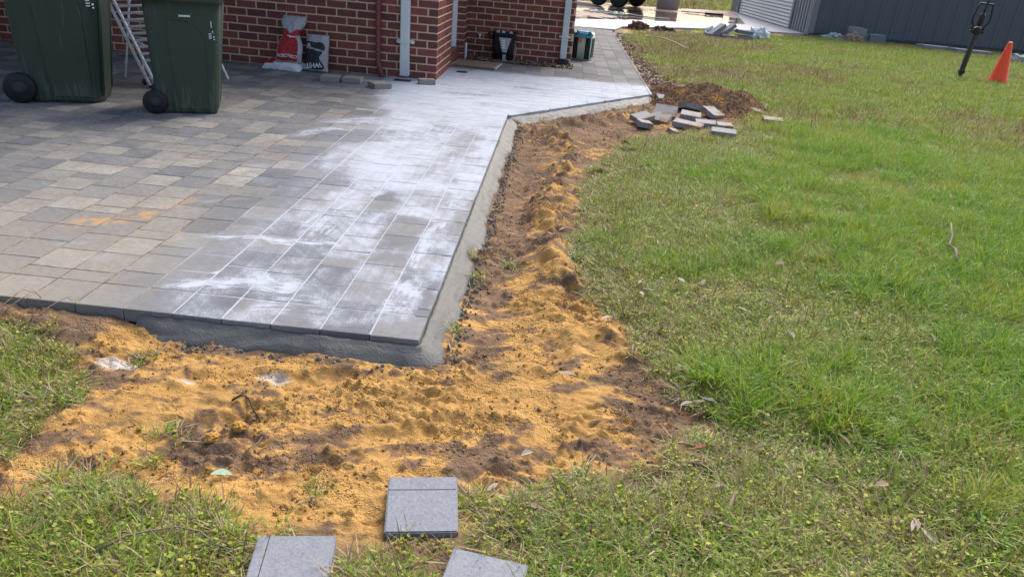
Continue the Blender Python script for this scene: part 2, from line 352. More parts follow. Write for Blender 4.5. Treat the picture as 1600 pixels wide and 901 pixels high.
def mat_bin():
    t = NT('bin_green_plastic'); P = t.pos(True); n = t.noise(P, 3.5, 5, .65); st = t.noise(t.scale(P, (30, 30, 1.6)), 1., 4, .7); g = t.noise(P, 140, 3, .7)
    c = t.mix(n, (.022, .038, .026), (.038, .058, .042))
    z = t.n('ShaderNodeSeparateXYZ', {0: P}).outputs[2]
    dirt = t.math('MULTIPLY', t.sm(t.math('ADD', st, t.math('MULTIPLY', t.sm(z, .35, .0), .16)), .56, .74), .32)
    c = t.mix(dirt, c, (.16, .155, .13))
    return t.bsdf(c, t.math('MULTIPLY_ADD', st, .35, .34), t.bump(t.math('MULTIPLY_ADD', g, .3, n), .25, .006), .4)
MT = dict(
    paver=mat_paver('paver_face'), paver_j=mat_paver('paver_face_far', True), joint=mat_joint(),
    brick=mat_brick('brick_face'), brick_j=mat_brick('brick_face_joined', True),
    mortar=mat_concrete('mortar', (.50, .36, .19), (.72, .55, .33), .9, bump=.3, spec=.1),
    earth=mat_ground(),
    wetcon=mat_concrete('fresh_concrete', (.070, .071, .064), (.150, .152, .141), .55, (3, 3, 1), .9, .4),
    strip=mat_concrete('pale_concrete', (.27, .275, .285), (.40, .405, .42), .6),
    drive=mat_drive(),
    binp=mat_bin(),
    rubber=plain('black_rubber', (.012, .012, .013), .6, 0, .2),
    black=plain('black_plastic', (.018, .018, .02), .5, 0, .2),
    white=plain('white_enamel', (.78, .80, .82), .4, 0, .08),
    pipe=plain('pale_grey_pipe', (.60, .615, .60), .42, 0, .08),
    redpipe=plain('red_brown_pipe', (.16, .042, .034), .45, 0, .1),
    print=plain('white_print', (.72, .72, .72), .6, 0, .08), printk=plain('black_print', (.02, .02, .024), .6, 0, .15),
    bagred=plain('red_bag_paper', (.36, .018, .022), .55, 0, .25, 14), bagwhite=plain('white_bag_paper', (.58, .59, .60), .55, 0, .25, 14, .3, .5),
    baggrey=plain('grey_bag_paper', (.36, .35, .36), .6, 0, .35, 14, .3, .5), bagblack=plain('black_bag_paper', (.02, .02, .023), .5, 0, .3, 14),
    steel=plain('dull_steel', (.33, .34, .35), .45, .6, .2), darksteel=plain('dark_steel', (.05, .058, .062), .5, .4, .2),
    shed=plain('blue_grey_sheeting', (.088, .100, .116), .42, 0, .10, 2, .4, .05), shedl=plain('light_grey_sheeting', (.20, .205, .215), .4, .2, .12, 3),
    slat=plain('door_slat', (.44, .43, .40), .5, .1, .12),
    cone=plain('orange_cone_plastic', (.95, .085, .02), .45, 0, .10, 6),
    wood=plain('weathered_timber', (.23, .165, .105), .85, 0, .3, 20), bark=plain('bark', (.10, .055, .036), .9, 0, .45, 30),
    leaf=plain('dead_leaf', (.24, .175, .125), .7, 0, .3, 30), leafp=plain('pale_dead_leaf', (.34, .30, .25), .7, 0, .25, 30), leafg=plain('grey_green_leaf', (.30, .40, .28), .6, 0, .2, 30), leafr=plain('red_leaf', (.26, .05, .04), .6, 0, .2, 30),
    twig=plain('grey_twig', (.20, .155, .12), .85, 0, .3, 25), dtwig=plain('dark_twig', (.055, .040, .030), .85, 0, .3, 25),
    soilcr=plain('soil_crumb', (.20, .13, .078), .95, 0, .3, 40, .1), mortcr=plain('mortar_crumb', (.15, .145, .125), .9, 0, .3, 40, .1),
    sandclod=plain('sand_clod', (.37, .205, .055), .95, 0, .25, 40, .1, .6),
    loose=mat_loose_paver('loose_paver_face'), loose_new=mat_loose_paver('clean_paver_face', (.225, .238, .262), -.08), loose_tan=mat_loose_paver('tan_paver_face', (.27, .26, .235), .0),
    teal=plain('teal_print', (.05, .36, .52), .5), orange=plain('orange_print', (.75, .22, .04), .5), mint=plain('mint_print', (.52, .66, .50), .5),
    hose=plain('pale_green_hose', (.36, .44, .36), .45), plastic=plain('crumpled_white_plastic', (.62, .64, .66), .4, 0, .2, 10, .5, .5),
    mat=plain('coir', (.20, .145, .095), .95, 0, .4, 60), roofm=plain('roof_sheet', (.12, .12, .125), .5), fascia=plain('fascia', (.4, .4, .38), .5),
    blockg=plain('grey_block', (.33, .345, .35), .85, 0, .2, 14, .2, .4),
    ggreen=mat_grass('grass_blade', 'green'), gdry=mat_grass('dry_grass_blade', 'dry'), gweed=mat_grass('weed_leaf', 'weed'),
)

# ------------------------------------------------------------------ the ground
PAV = [(-14, 2.68), (-.46, 2.68), (-.46, 7.57), (1.28, 9.92), (1.28, 19.6), (.24, 19.6), (.24, 12.2), (-14, 12.2)]
BARE = [(-2.9, 2.80), (-2.31, 2.62), (-1.80, 2.42), (-1.67, 2.08), (-1.64, 1.81), (-2.3, 1.78), (-2.3, 1.45), (-1.51, 1.62), (-1.37, 1.68), (-1.2, 1.72), (-.87, 1.60), (-.73, 1.57), (-.36, 1.58),
        (-.12, 1.74), (.10, 1.90), (.32, 2.04), (.70, 2.24), (.63, 2.71), (.51, 2.91), (.41, 3.27), (.24, 3.71), (.23, 4.31), (.34, 5.46), (.44, 6.27), (.77, 7.26), (1.28, 7.77),
        (1.9, 8.3), (2.5, 8.95), (2.75, 10.0), (2.5, 11.1), (1.92, 11.8), (1.62, 12.4), (1.55, 16), (1.6, 19), (1.28, 19.6), (1.2, 10), (-.6, 7.6), (-.6, 2.8)]
RIDGE = [(.46, 2.78), (.34, 3.08), (.15, 3.39), (.06, 3.98), (.03, 4.68), (.13, 5.67), (.17, 6.54), (.0, 7.45), (.5, 8.2), (1.2, 8.9)]
GOUGE = [((-.95, 2.40), (-.72, 2.47), .05), ((-1.3, 2.33), (-1.0, 2.42), .05), ((-.2, 2.5), (.05, 2.62), .07), ((.1, 2.78), (.12, 2.98), .06), ((-.9, 1.84), (-.7, 1.9), .05), ((-.75, 1.8), (-.62, 1.92), .04),
         ((-.3, 2.2), (-.05, 2.25), .06), ((-.6, 2.05), (-.35, 2.16), .05), ((-1.2, 2.05), (-.95, 2.12), .05), ((.12, 3.3), (.2, 3.5), .05), ((-.02, 5.0), (.12, 5.15), .07), ((.0, 4.3), (.15, 4.4), .06)]
def axis(segs):
    out = [segs[0][0]]
    for a, b, s0, s1 in segs:
        x = a
        while x < b-1e-6:
            t = (x-a)/(b-a); x = min(b, x+s0+(s1-s0)*t); out.append(x)
    return np.array(out)
xs = axis([(-300, -30, 60, 20), (-30, -6, 4, .4), (-6, -2.6, .3, .03), (-2.6, -1.7, .02, .008), (-1.7, 1.0, .008, .008), (1.0, 3.0, .009, .02), (3.0, 8, .06, .25), (8, 40, .4, 4), (40, 300, 20, 60)])
ys = axis([(-30, .6, 6, .3), (.6, 1.35, .05, .008), (1.35, 3.4, .007, .008), (3.4, 6, .011, .018), (6, 10.5, .02, .03), (10.5, 20, .06, .2), (20, 60, .3, 3), (60, 900, 20, 120)])
def base_h(X, Y):
    z = -.075+.02*(fbm(X, Y, .9, 3, 1)-.5)+.03*sstep(8, 14, Y)
    return z
def ground_h(X, Y, fine=True):
    sb = poly_sd(X, Y, BARE); bare = sstep(.10, -.10, sb+.10*(fbm(X, Y, 5, 3, 2)-.5))
    z = base_h(X, Y)
    # dug strip along the concrete
    tr = np.exp(-((X+.18)/.16)**2)*sstep(2.5, 2.9, Y)*sstep(7.6, 7.1, Y)
    zz = z-.012-.035*tr
    rd = line_d(X+.08*(fbm(X, Y, 3.0, 3, 3)-.5), Y, RIDGE)
    zz = zz+np.exp(-(rd/.13)**2)*(.015+.085*sstep(.34, .72, fbm(X, Y, 5.5, 3, 4)))*sstep(2.5, 2.9, Y)
    # torn, lumpy surface
    l1 = fbm(X, Y, 7, 4, 0); l2 = fbm(X+.08*l1, Y*1.5, 17, 4, 5, .6); l3 = fbm(X, Y, 55, 3, 2, .6)
    rough = .16+1.05*sstep(.44, .62, fbm(X, Y, 2.9, 3, 3))
    crest = 1-np.abs(2*fbm(X*.8+.1*l2, Y*1.7, 6, 3, 1)-1)
    bil = np.abs(2*fbm(X+.05*l2, Y*1.25, 21, 3, 3, .6)-1)
    zz = zz+.040*(l1-.5)+rough*(.024*(l2-.5)+.014*(l3-.5)+.022*(bil-.25))+.014*rough*(crest**4-.3)
    sc = fbm(X*1.0+.15*l1, Y*8, 4, 3, 4); zz = zz+.016*(sc-.5)*(1-rough*.5)
    for (ax, ay), (bx, by), r_ in GOUGE:
        d = line_d(X, Y, [(ax, ay), (bx, by)])+.02*(l1-.5)
        zz = zz-.022*np.exp(-(d/r_)**4)+.007*np.exp(-((d-r_*1.35)/(.35*r_))**2)*sstep(.35, .6, l2)
    zz = zz+.050*sstep(-1.50, -1.80, X+.2*(l2-.5))*sstep(2.36, 2.64, Y)
    lawn = z+.018*(fbm(X, Y, 6, 3, 2)-.5)
    z = lawn*(1-bare)+zz*bare
    pd = poly_sd(X, Y, PAV)
    z = np.where(pd < .0, np.minimum(z, -.10), z)
    z = np.where(pd < -.05, -.18, z)
    return z, sb, bare, pd
X, Y = np.meshgrid(xs, ys)
Z, SB, BAREM, PD = ground_h(X, Y)
# clods dropped on the dug earth
nc = 0
for k in range(7000):
    cx = RNG.uniform(-1.9, 2.2); cy = 1.5+7.5*RNG.random()**1.7
    r_ = float(np.clip(RNG.lognormal(-4.6, .6), .005, .035)); 
    i0, i1 = np.searchsorted(xs, (cx-r_*1.6, cx+r_*1.6)); j0, j1 = np.searchsorted(ys, (cy-r_*1.6, cy+r_*1.6))
    if i1-i0 < 2 or j1-j0 < 2: continue
    jm, im = (j0+j1)//2, (i0+i1)//2
    if BAREM[jm, im] < .6 or PD[jm, im] < .10: continue
    rd = abs(cx-.15) if cy > 2.7 else .2
    if vn(cx*4, cy*5, 3) < .46 and RNG.random() < .75: continue
    sx, sy = X[j0:j1, i0:i1]-cx, Y[j0:j1, i0:i1]-cy
    a = RNG.uniform(0, 3.1); e = RNG.uniform(.6, 1)
    u = (sx*math.cos(a)+sy*math.sin(a))/r_; v = (-sx*math.sin(a)+sy*math.cos(a))/(r_*e)
    d = np.maximum(np.abs(u)*.8, np.abs(v)*.8)*.4+np.hypot(u, v)*.75+.25*(vn(X[j0:j1, i0:i1]*90, Y[j0:j1, i0:i1]*90, 1)-.5)
    Z[j0:j1, i0:i1] += r_*.55*np.clip(1.6*(1-d), 0, 1)**.7
# colours
def soil_colour(X, Y, SB, BAREM):
    n1 = fbm(X, Y, 3.2, 4, 1); n2 = fbm(X, Y*1.7, 11, 4, 3, .6); n3 = fbm(X, Y, 40, 3, 0, .6)
    stk = fbm((X*.83+Y*.55), (Y*.83-X*.55)*4.5, 3.4, 4, 5, .6)
    sand = .62+1.1*(n1-.5)+1.3*(n2-.5)+.5*(n3-.5)+1.3*(stk-.5)-.20*sstep(3.5, 4.6, Y)
    front = sstep(2.72, 2.45, Y)
    sand = sand+.20*front
    trench = np.exp(-((X+.24)/.15)**4)*sstep(2.55, 2.75, Y)*sstep(7.2, 6.8, Y)*(1-sstep(4.5, 5.6, Y)*.25)
    sand = sand-.55*trench
    sand = sand-.45*sstep(4.2, 6, Y)*sstep(8.9, 8, Y)*sstep(.62, .3, np.abs(X-.05))*(n1 > 0) *.6
    sand = sand-.42*np.exp(-(((X-.55)/.35)**2+((Y-2.45)/.35)**2))-.3*np.exp(-(((X-.2)/.3)**2+((Y-2.15)/.16)**2))
    sand = sand-.55*np.exp(-(((X-.75)/.6)**2+((Y-7.7)/.5)**2))+.55*np.exp(-(((X+.05)/.2)**2+((Y-7.25)/.35)**2))
    sand = sand-.28*np.exp(-(((X+1.05)/.5)**2+((Y-2.06)/.14)**2))-.32*np.exp(-(((X+.35)/.3)**2+((Y-2.03)/.13)**2))-.7*np.exp(-(((X+.72)/.13)**2+((Y-2.5)/.09)**2))-.45*np.exp(-(((X+1.0)/.2)**2+((Y-1.9)/.1)**2))
    sand = sand+.45*np.exp(-(((X+.55)/.5)**2+((Y-2.42)/.16)**2))+.3*np.exp(-(((X-.15)/.25)**2+((Y-3.0)/.5)**2))
    sand = sand-.5*sstep(8.2, 9.0, Y+.3*(n1-.5))-.55*sstep(-1.55, -1.85, X)*sstep(2.36, 2.56, Y)
    s = sstep(.28, .72, sand)[..., None]
    sm_ = fbm((X*.83+Y*.55)*1., (Y*.83-X*.55)*5, 5, 4, 2, .6)[..., None]
    yel = np.array([.40, .232, .076])*(.62+.40*n2[..., None]+.42*sm_); tan = np.array([.26, .152, .070])*(.60+.5*n3[..., None]+.35*sm_); brn = np.array([.165, .107, .066])*(.55+.6*n2[..., None]+.4*sm_)
    c = np.where(s > .5, tan+(yel-tan)*(s-.5)*2, brn+(tan-brn)*s*2)
    lawn = np.array([.095, .07, .045])*(.4+1.1*n2[..., None])
    dry = np.array([.25, .175, .095]); k = sstep(.5, .68, fbm(X, Y, 2.1, 3, 4))[..., None]; lawn = lawn+(dry-lawn)*k*.6
    far = sstep(7, 14, Y)[..., None]; lawn = lawn*(1-far)+np.array([.085, .085, .035])*far
    # spilt sand in the grass at the lower right, sand margin along drive and shed
    sp = sstep(.64, .72, fbm(X, Y, 9, 3, 5))*np.exp(-(((X-.85)/.5)**2+((Y-2.0)/.4)**2))*.8; lawn = lawn+(np.array([.40, .22, .06])-lawn)*np.clip(sp, 0, 1)[..., None]
    mar = 1.2*np.exp(-(line_d(X, Y, [(2.0, 20.6), (4.3, 22.3), (7.2, 24.6), (10, 24.6), (15.2, 25.2)])/.55)**2)*sstep(.3, .5, n1); lawn = lawn+(np.array([.42, .26, .11])-lawn)*np.clip(mar*1.3, 0, 1)[..., None]
    litter = np.exp(-((X-1.5)/.28)**2)*sstep(11, 12, Y)*sstep(20.5, 19.5, Y)
    b = BAREM[..., None]; c = lawn*(1-b)+c*b
    lc = np.array([.30, .235, .175])*(.5+n2[..., None]*1.1); c = c+(lc-c)*np.clip(litter*1.4, 0, 1)[..., None]
    return c
C = soil_colour(X, Y, SB, BAREM)
# white lime spots
for (wx, wy, wr) in ((-1.60, 2.37, .085), (-1.30, 2.33, .05), (-.99, 2.42, .07)):
    k = sstep(1.1, .5, np.hypot((X-wx)/wr, (Y-wy)/(wr*.5))+.8*(fbm(X, Y, 30, 3, 2)-.5))[..., None]; C = C+(np.array([.50, .45, .40])-C)*k*.85
ny, nx = X.shape
idx = np.arange(nx*ny).reshape(ny, nx)
quads = np.stack([idx[:-1, :-1], idx[:-1, 1:], idx[1:, 1:], idx[1:, :-1]], -1).reshape(-1, 4)
keep = (PD[:-1, :-1] > -.25).reshape(-1) | (X[:-1, :-1] < -12).reshape(-1)
quads = quads[keep]
me = bpy.data.meshes.new('ground')
me.vertices.add(nx*ny); me.vertices.foreach_set('co', np.stack([X, Y, Z], -1).astype(np.float32).ravel())
me.loops.add(quads.size); me.loops.foreach_set('vertex_index', quads.ravel().astype(np.int32))
me.polygons.add(len(quads)); me.polygons.foreach_set('loop_start', np.arange(0, quads.size, 4, dtype=np.int32))
me.polygons.foreach_set('use_smooth', np.ones(len(quads), bool)); me.update(calc_edges=True); me.validate()
ca = me.color_attributes.new('soil', 'FLOAT_COLOR', 'POINT')
ca.data.foreach_set('color', np.concatenate([np.clip(C, 0, 1), np.ones((ny, nx, 1))], -1).astype(np.float32).ravel())
me.materials.append(MT['earth'])
ground = bpy.data.objects.new('ground', me); COL.objects.link(ground); tag(ground, kind='structure')
def gz(x, y):
    i = int(np.clip(np.searchsorted(xs, x), 1, nx-1)); j = int(np.clip(np.searchsorted(ys, y), 1, ny-1))
    tx = (x-xs[i-1])/(xs[i]-xs[i-1]); ty = (y-ys[j-1])/(ys[j]-ys[j-1])
    return float((Z[j-1, i-1]*(1-tx)+Z[j-1, i]*tx)*(1-ty)+(Z[j, i-1]*(1-tx)+Z[j, i]*tx)*ty)
def gz_np(x, y):
    i = np.clip(np.searchsorted(xs, x), 1, nx-1); j = np.clip(np.searchsorted(ys, y), 1, ny-1)
    tx = (x-xs[i-1])/(xs[i]-xs[i-1]); ty = (y-ys[j-1])/(ys[j]-ys[j-1])
    return (Z[j-1, i-1]*(1-tx)+Z[j-1, i]*tx)*(1-ty)+(Z[j, i-1]*(1-tx)+Z[j, i]*tx)*ty

# ------------------------------------------------------------------ paving
paving = empty('paving', (0, 0, 0)); tag(paving, kind='structure')
PIT, LEN, GAP, TH = .2127, .2215, .0046, .06
cells = []
for ci in range(-36, 9):
    x0 = -.46+ci*PIT; x1 = x0+PIT; xc = (x0+x1)/2
    ymax = 9.34 if xc < -1.5 else (11.55 if xc < .22 else 19.6)
    if x0 > 1.27: continue
    y = 2.68; rows = [(2.68, 2.90)] if xc < -.46 else []
    if xc > -.46: y = 7.4+random.choice([0, .1])
    else:
        y = 2.90; o = random.choice([.075, .11, .15, .19, .2215]); rows.append((y, y+o)); y += o
    while y < ymax:
        l = LEN
        if random.random() < .05 and xc < -.46: l = LEN*.5
        rows.append((y, min(y+l, ymax))); y += l
    for (a, b) in rows:
        if b-a < .03: continue
        p = [(x0+GAP/2, a+GAP/2), (min(x1, 1.28)-GAP/2, a+GAP/2), (min(x1, 1.28)-GAP/2, b-GAP/2), (x0+GAP/2, b-GAP/2)]
        if xc > -.46:                                   # cut along the slanting edge
            dx, dy = 1.74, 2.35; p = clip(p, dy, -dx, dy*(-.46)-dx*7.57)
            if len(p) < 3: continue
            ar = abs(sum(p[i][0]*p[(i+1) % len(p)][1]-p[(i+1) % len(p)][0]*p[i][1] for i in range(len(p))))/2
            if ar < .002: continue
        if xc < -1.5 and xc+PIT/2 > -1.5 and b > 9.34: continue
        if xc < -7.9: continue
        cells.append(p)
def cell_key(p):
    cx = sum(q[0] for q in p)/len(p); cy = sum(q[1] for q in p)/len(p)
    d = math.sqrt(cx*cx+cy*cy+2.25)
    return d if in_view(cx, cy, 0, 10) else d+100
cells.sort(key=cell_key)
def gridded(p, z0, z1, n, ch=.0022):
    """rectangular paver whose top carries a grid for the dust"""
    x0, x1 = p[0][0], p[1][0]; y0, y1 = p[0][1], p[2][1]
    V = [(x, y, z0) for x, y in p]+[(x, y, z1-ch) for x, y in p]; F = [[i, (i+1) % 4, 4+(i+1) % 4, 4+i] for i in range(4)]
    m = max(2, int(round(n*(y1-y0)/(x1-x0)))); gx = np.linspace(x0+ch, x1-ch, n+1); gy = np.linspace(y0+ch, y1-ch, m+1); b0 = len(V)
    for yy in gy:
        for xx in gx: V.append((xx, yy, z1))
    I = lambda i, j: b0+j*(n+1)+i
    for j in range(m):
        for i in range(n): F.append([I(i, j), I(i+1, j), I(i+1, j+1), I(i, j+1)])
    F.append([4, 5]+[I(i, 0) for i in range(n, -1, -1)]); F.append([5, 6]+[I(n, j) for j in range(m, -1, -1)])
    F.append([6, 7]+[I(i, m) for i in range(0, n+1)]); F.append([7, 4]+[I(0, j) for j in range(0, m+1)])
    return V, F
def set_dust(me_, XY):
    xy = np.array(XY); d, f_ = dust_field(xy[:, 0], xy[:, 1]); sp_ = spill_field(xy[:, 0], xy[:, 1])
    q = me_.color_attributes.new('dust', 'FLOAT_COLOR', 'POINT'); q.data.foreach_set('color', np.stack([d, sp_, f_, np.ones_like(d)], -1).astype(np.float32).ravel())
cache = {}
rest = []; rrest = []; PVD = []
for k, p in enumerate(cells):
    cx = sum(q[0] for q in p)/len(p); cy = sum(q[1] for q in p)/len(p)
    dz = random.uniform(.0003, .0020)
    rect = len(p) == 4 and p[0][1] == p[1][1] and p[1][0] == p[2][0]
    n_ = 20 if cy < 4.8 and cx > -2.7 else (11 if cx > -2.8 and cy < 7 else 5)
    if k < 300:
        loc = [(q[0]-cx, q[1]-cy) for q in p]
        vf = gridded(loc, -TH, 0, n_) if rect else prism(loc, -TH, 0, .0035)
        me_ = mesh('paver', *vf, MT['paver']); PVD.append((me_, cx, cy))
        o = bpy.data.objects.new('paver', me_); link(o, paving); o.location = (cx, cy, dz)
        o.rotation_euler = (random.gauss(0, .004), random.gauss(0, .004), random.gauss(0, .003))
    else:
        v, f = gridded(p, -TH, dz, n_) if rect else prism(p, -TH, dz, .0035); rest.append((v, f)); rrest += [random.random()]*len(v)
_xy = np.concatenate([np.array([v.co[:2] for v in m_.vertices])+(cx, cy) for m_, cx, cy in PVD]); _d, _f = dust_field(_xy[:, 0], _xy[:, 1]); _s = spill_field(_xy[:, 0], _xy[:, 1])
_c = np.stack([_d, _s, _f, np.ones_like(_d)], -1).astype(np.float32); _i = 0
for m_, cx, cy in PVD:
    q = m_.color_attributes.new('dust', 'FLOAT_COLOR', 'POINT'); q.data.foreach_set('color', _c[_i:_i+len(m_.vertices)].ravel()); _i += len(m_.vertices)
rest = join(*rest)
o = obj('far_pavers', rest, MT['paver_j'], paving); tag(o, kind='stuff'); set_dust(o.data, [v[:2] for v in rest[0]])
a = o.data.attributes.new('rnd', 'FLOAT', 'POINT'); a.data.foreach_set('value', rrest)
bed = [(-7.9, 2.685), (-.465, 2.685), (-.465, 7.57), (1.275, 9.92), (1.275, 19.6), (.24, 19.6), (.24, 11.55), (-1.45, 11.55), (-1.45, 9.4), (-7.9, 9.4)]
gx = np.arange(-7.9, 1.28, .06); gy = np.arange(2.69, 19.6, .06); V, F, ids = [], [], {}
for j, yy in enumerate(gy):
    for i, xx in enumerate(gx):
        if xx > -.466 and yy < 7.57+(xx+.46)*1.3506+.01: continue
        if (xx < -1.45 and yy > 9.4) or (xx < .24 and yy > 11.56): continue
        ids[(i, j)] = len(V); V.append((float(xx), float(yy), -.0006))
for (i, j), a in ids.items():
    q = [ids.get(k_) for k_ in ((i+1, j), (i+1, j+1), (i, j+1))]
    if None not in q: F.append([a]+q)
o = obj('joint_sand', (V, F), MT['joint'], paving); xy = np.array(V); d, f_ = dust_field(xy[:, 0], xy[:, 1])
q = o.data.color_attributes.new('dust', 'FLOAT_COLOR', 'POINT'); q.data.foreach_set('color', np.stack([f_, d, d, np.ones_like(d)], -1).astype(np.float32).ravel())

# fresh concrete haunching round the cut edge
def haunch():
    path = [(-1.66, 2.68, -1.68, 2.655), (-1.55, 2.68, -1.56, 2.60), (-1.4, 2.68, -1.4, 2.585), (-1.2, 2.68, -1.2, 2.59), (-1.0, 2.68, -1.0, 2.60), (-.7, 2.68, -.7, 2.60), (-.5, 2.68, -.48, 2.60), (-.46, 2.68, -.40, 2.615), (-.46, 2.70, -.355, 2.67)]
    y = 2.8
    while y < 7.5: path.append((-.46, y, -.352, y)); y += .15
    path += [(-.46, 7.57, -.34, 7.60)]
    for i in range(1, 22):
        t = i/21; x, yy = -.46+1.70*t, 7.57+2.30*t; path.append((x, yy, x+.10, yy-.075))
    # resample densely
    P = []
    for a, b in zip(path[:-1], path[1:]):
        n = max(1, int(math.hypot(b[0]-a[0], b[1]-a[1])/.02))
        for i in range(n): P.append([a[j]+(b[j]-a[j])*i/n for j in range(4)])
    P.append(list(path[-1]))
    V, F = [], []; K = 9
    for i, (ax, ay, bx, by) in enumerate(P):
        e = .040*(vn(i*.09, 3.3, 1)-.5)+.022*(vn(i*.45, 8.1, 2)-.5)
        dx, dy = bx-ax, by-ay; L = math.hypot(dx, dy); dx /= L; dy /= L; L += e
        ax += dx*.0025; ay += dy*.0025
        V.append((ax, ay, -.06))
        for k in range(K):
            s = k/(K-1); z = -.020-.068*s**1.25-.004*math.sin(i*.13)*s
            z += .009*(vn(i*.10+k*.35, k*.7, 3)-.5)+.006*(vn(i*.5+k*.6, k*1.6, 4)-.5)+.005*(vn(i*1.1, k*2.2, 2)-.5)-.010*max(0, vn(i*.14+k*.30, k*.12, 5)-.70)*3
            V.append((ax+dx*L*s, ay+dy*L*s, z))
        V.append((ax+dx*(L+.012), ay+dy*(L+.012), -.16))
    m = K+2
    for i in range(len(P)-1):
        for k in range(m-1): F.append([i*m+k, i*m+k+1, (i+1)*m+k+1, (i+1)*m+k])
    return V, F
h = obj('concrete_haunch', haunch(), MT['wetcon'], None, True)
h.data.update()
tag(h, 'sloped strip of fresh grey concrete supporting the cut edge of the paving', 'concrete edge')

# ------------------------------------------------------------------ driveway and slabs
def sheet(name, poly, z0, z1, mat): return tag(obj(name, prism(poly, z0, z1), mat), kind='structure')
sheet('driveway', [(-6, 21.2), (1.5, 22.8), (3.8, 25.0), (6.2, 27.1), (7.6, 29), (7.75, 36.9), (4.14, 33.9), (-1, 33.9), (-14, 34), (-14, 21.5)], -.25, -.004, MT['drive'])
sheet('pale_path', [(-6, 19.1), (.34, 19.62), (1.36, 19.80), (1.62, 21.0), (3.4, 22.6), (5.57, 24.2), (7.7, 25.0), (7.7, 27.6), (6.3, 27.2), (3.76, 25.2), (1.67, 23.6), (.39, 22.3), (-6, 21.6)], -.2, .012, MT['strip'])
sheet('door_apron', [(6.3, 27.21), (7.72, 27.61), (7.72, 36.9), (7.25, 33)], -.2, .008, MT['strip'])
# joints in the pale path
# ------------------------------------------------------------------ house
house = empty('house', (-1.5, 9.34, 0))
tag(house, 'dark red brick house with cream mortar joints beside the paving', 'house')
HL = Vector((-1.5, 9.34, 0))
def hpart(name, vf, mat, parent=None, smooth=False):
    v, f = vf; o = obj(name, ([tuple(Vector(a)-HL) for a in v], f), mat, parent or house, smooth); return o
BL, BC, BH, J = .250, .0935, .078, .0155   # brick pitch, course, height, joint
bricks = []          # (x,y,z,rotz,len)
def wall(x0, y0, dx, dy, length, z0, z1, first=0, start=0., quoin=False):
    """bricks on a face from (x0,y0) along (dx,dy); outward normal is to the right of travel"""
    n = int(round((z1-z0)/BC))
    for c in range(n):
        z = z0+c*BC; s = 0 if (c+first) % 2 == 0 else -BL/2
        t = s
        while t < length-.02:
            a = max(t, 0)+(J/2 if t > 0 else 0); b = min(t+BL, length)-(J/2 if t+BL < length else 0)
            if quoin and s < 0 and t == s: t += BL; continue
            if b-a > .02: bricks.append((x0+dx*(a+b)/2, y0+dy*(a+b)/2, z+.005, math.atan2(dy, dx), round(b-a, 3)))
            t += BL
D = .10
WT = 2.55
# mortar cores
hpart('wall', bbox(-10, -1.5-.003, 9.343, 9.60, -.1, WT), MT['mortar'])
hpart('wall', bbox(-1.8, -1.503, 9.60, 10.55, -.1, WT), MT['mortar'])
hpart('wall', bbox(-1.8, -1.453, 11.553, 12.003, -.1, WT), MT['mortar'])
hpart('wall', bbox(-1.8, .197, 12.003, 12.25, -.1, WT), MT['mortar'])
hpart('wall', bbox(-.05, .194, 12.25, 18.7, -.1, WT), MT['mortar'])
hpart('wall', bbox(-1.8, -1.62, 10.55, 11.55, .10, WT), MT['fascia'])            # door leaf behind the frame
wall(-1.5, 9.34, -1, 0, 8.25, 0, WT, 1, 0., True)                 # wall with the bags (laid from the corner)
wall(-1.5, 9.34, 0, 1, 1.21, 0, WT, 0, 0., True)
wall(-1.45, 11.67, 0, 1, .33, 0, WT, 0)
wall(-1.45, 12.0, 1, 0, 1.65, 0, WT, 1)
wall(.20, 12.125, 0, 1, 6.5, 0, WT, 0)
for c in range(27): bricks.append((-1.525, 11.55, c*BC+.005, 0, .15))
bricks_l = []
def bkey(b):
    vis = in_view(b[0], b[1], b[2]+.04, 12); d = math.hypot(b[0], b[1])
    if b[0] > .19 and b[1] > 12.1: vis = False
    return d-b[4]*4 if vis else d+100
bricks.sort(key=bkey); bc = {}; rest = []; rr = []
def brick_mesh(l):
    return xf(box(l, .113, BH, .002), (0, 0, 0))
def brick_place(b):
    # outward normal: walls run so that the face lies at y=-.045 side
    return b
for k, (x, y, z, a, l) in enumerate(bricks):
    # move the brick centre inward by half its depth
    if abs(math.sin(a)) > .5: off = Vector((-.0565, 0, 0))
    else: off = Vector((0, .0565, 0))
    p = Vector((x, y, z))+off
    if k < 300:
        if l not in bc: bc[l] = mesh('brick', *brick_mesh(l), MT['brick'])
        o = bpy.data.objects.new('brick', bc[l]); link(o, house); o.location = p-HL; o.rotation_euler = (0, 0, a)
    else:
        v, f = xf(box(l, .113, BH, .0), p, (0, 0, a)); rest.append((v, f)); rr += [random.random()]*len(v)
o = hpart('brickwork', join(*rest), MT['brick_j']); tag(o, kind='stuff')
at = o.data.attributes.new('rnd', 'FLOAT', 'POINT'); at.data.foreach_set('value', rr)
# brick pier by the bins and its footing
for k in range(9):
    n_ = 2
    for i in range(n_): 
        o = bpy.data.objects.new('brick', bc.get(.238) or list(bc.values())[0]); 
        link(o, house); o.location = Vector((-7.62+i*BL-(BL/2 if k % 2 else 0), 8.75, .12+k*BC))-HL
hpart('wall', bbox(-8.1, -7.28, 8.72, 9.34, 0, WT), MT['mortar'])
hpart('footing', bbox(-8.2, -7.15, 8.55, 9.34, -.1, .11), MT['wetcon'])
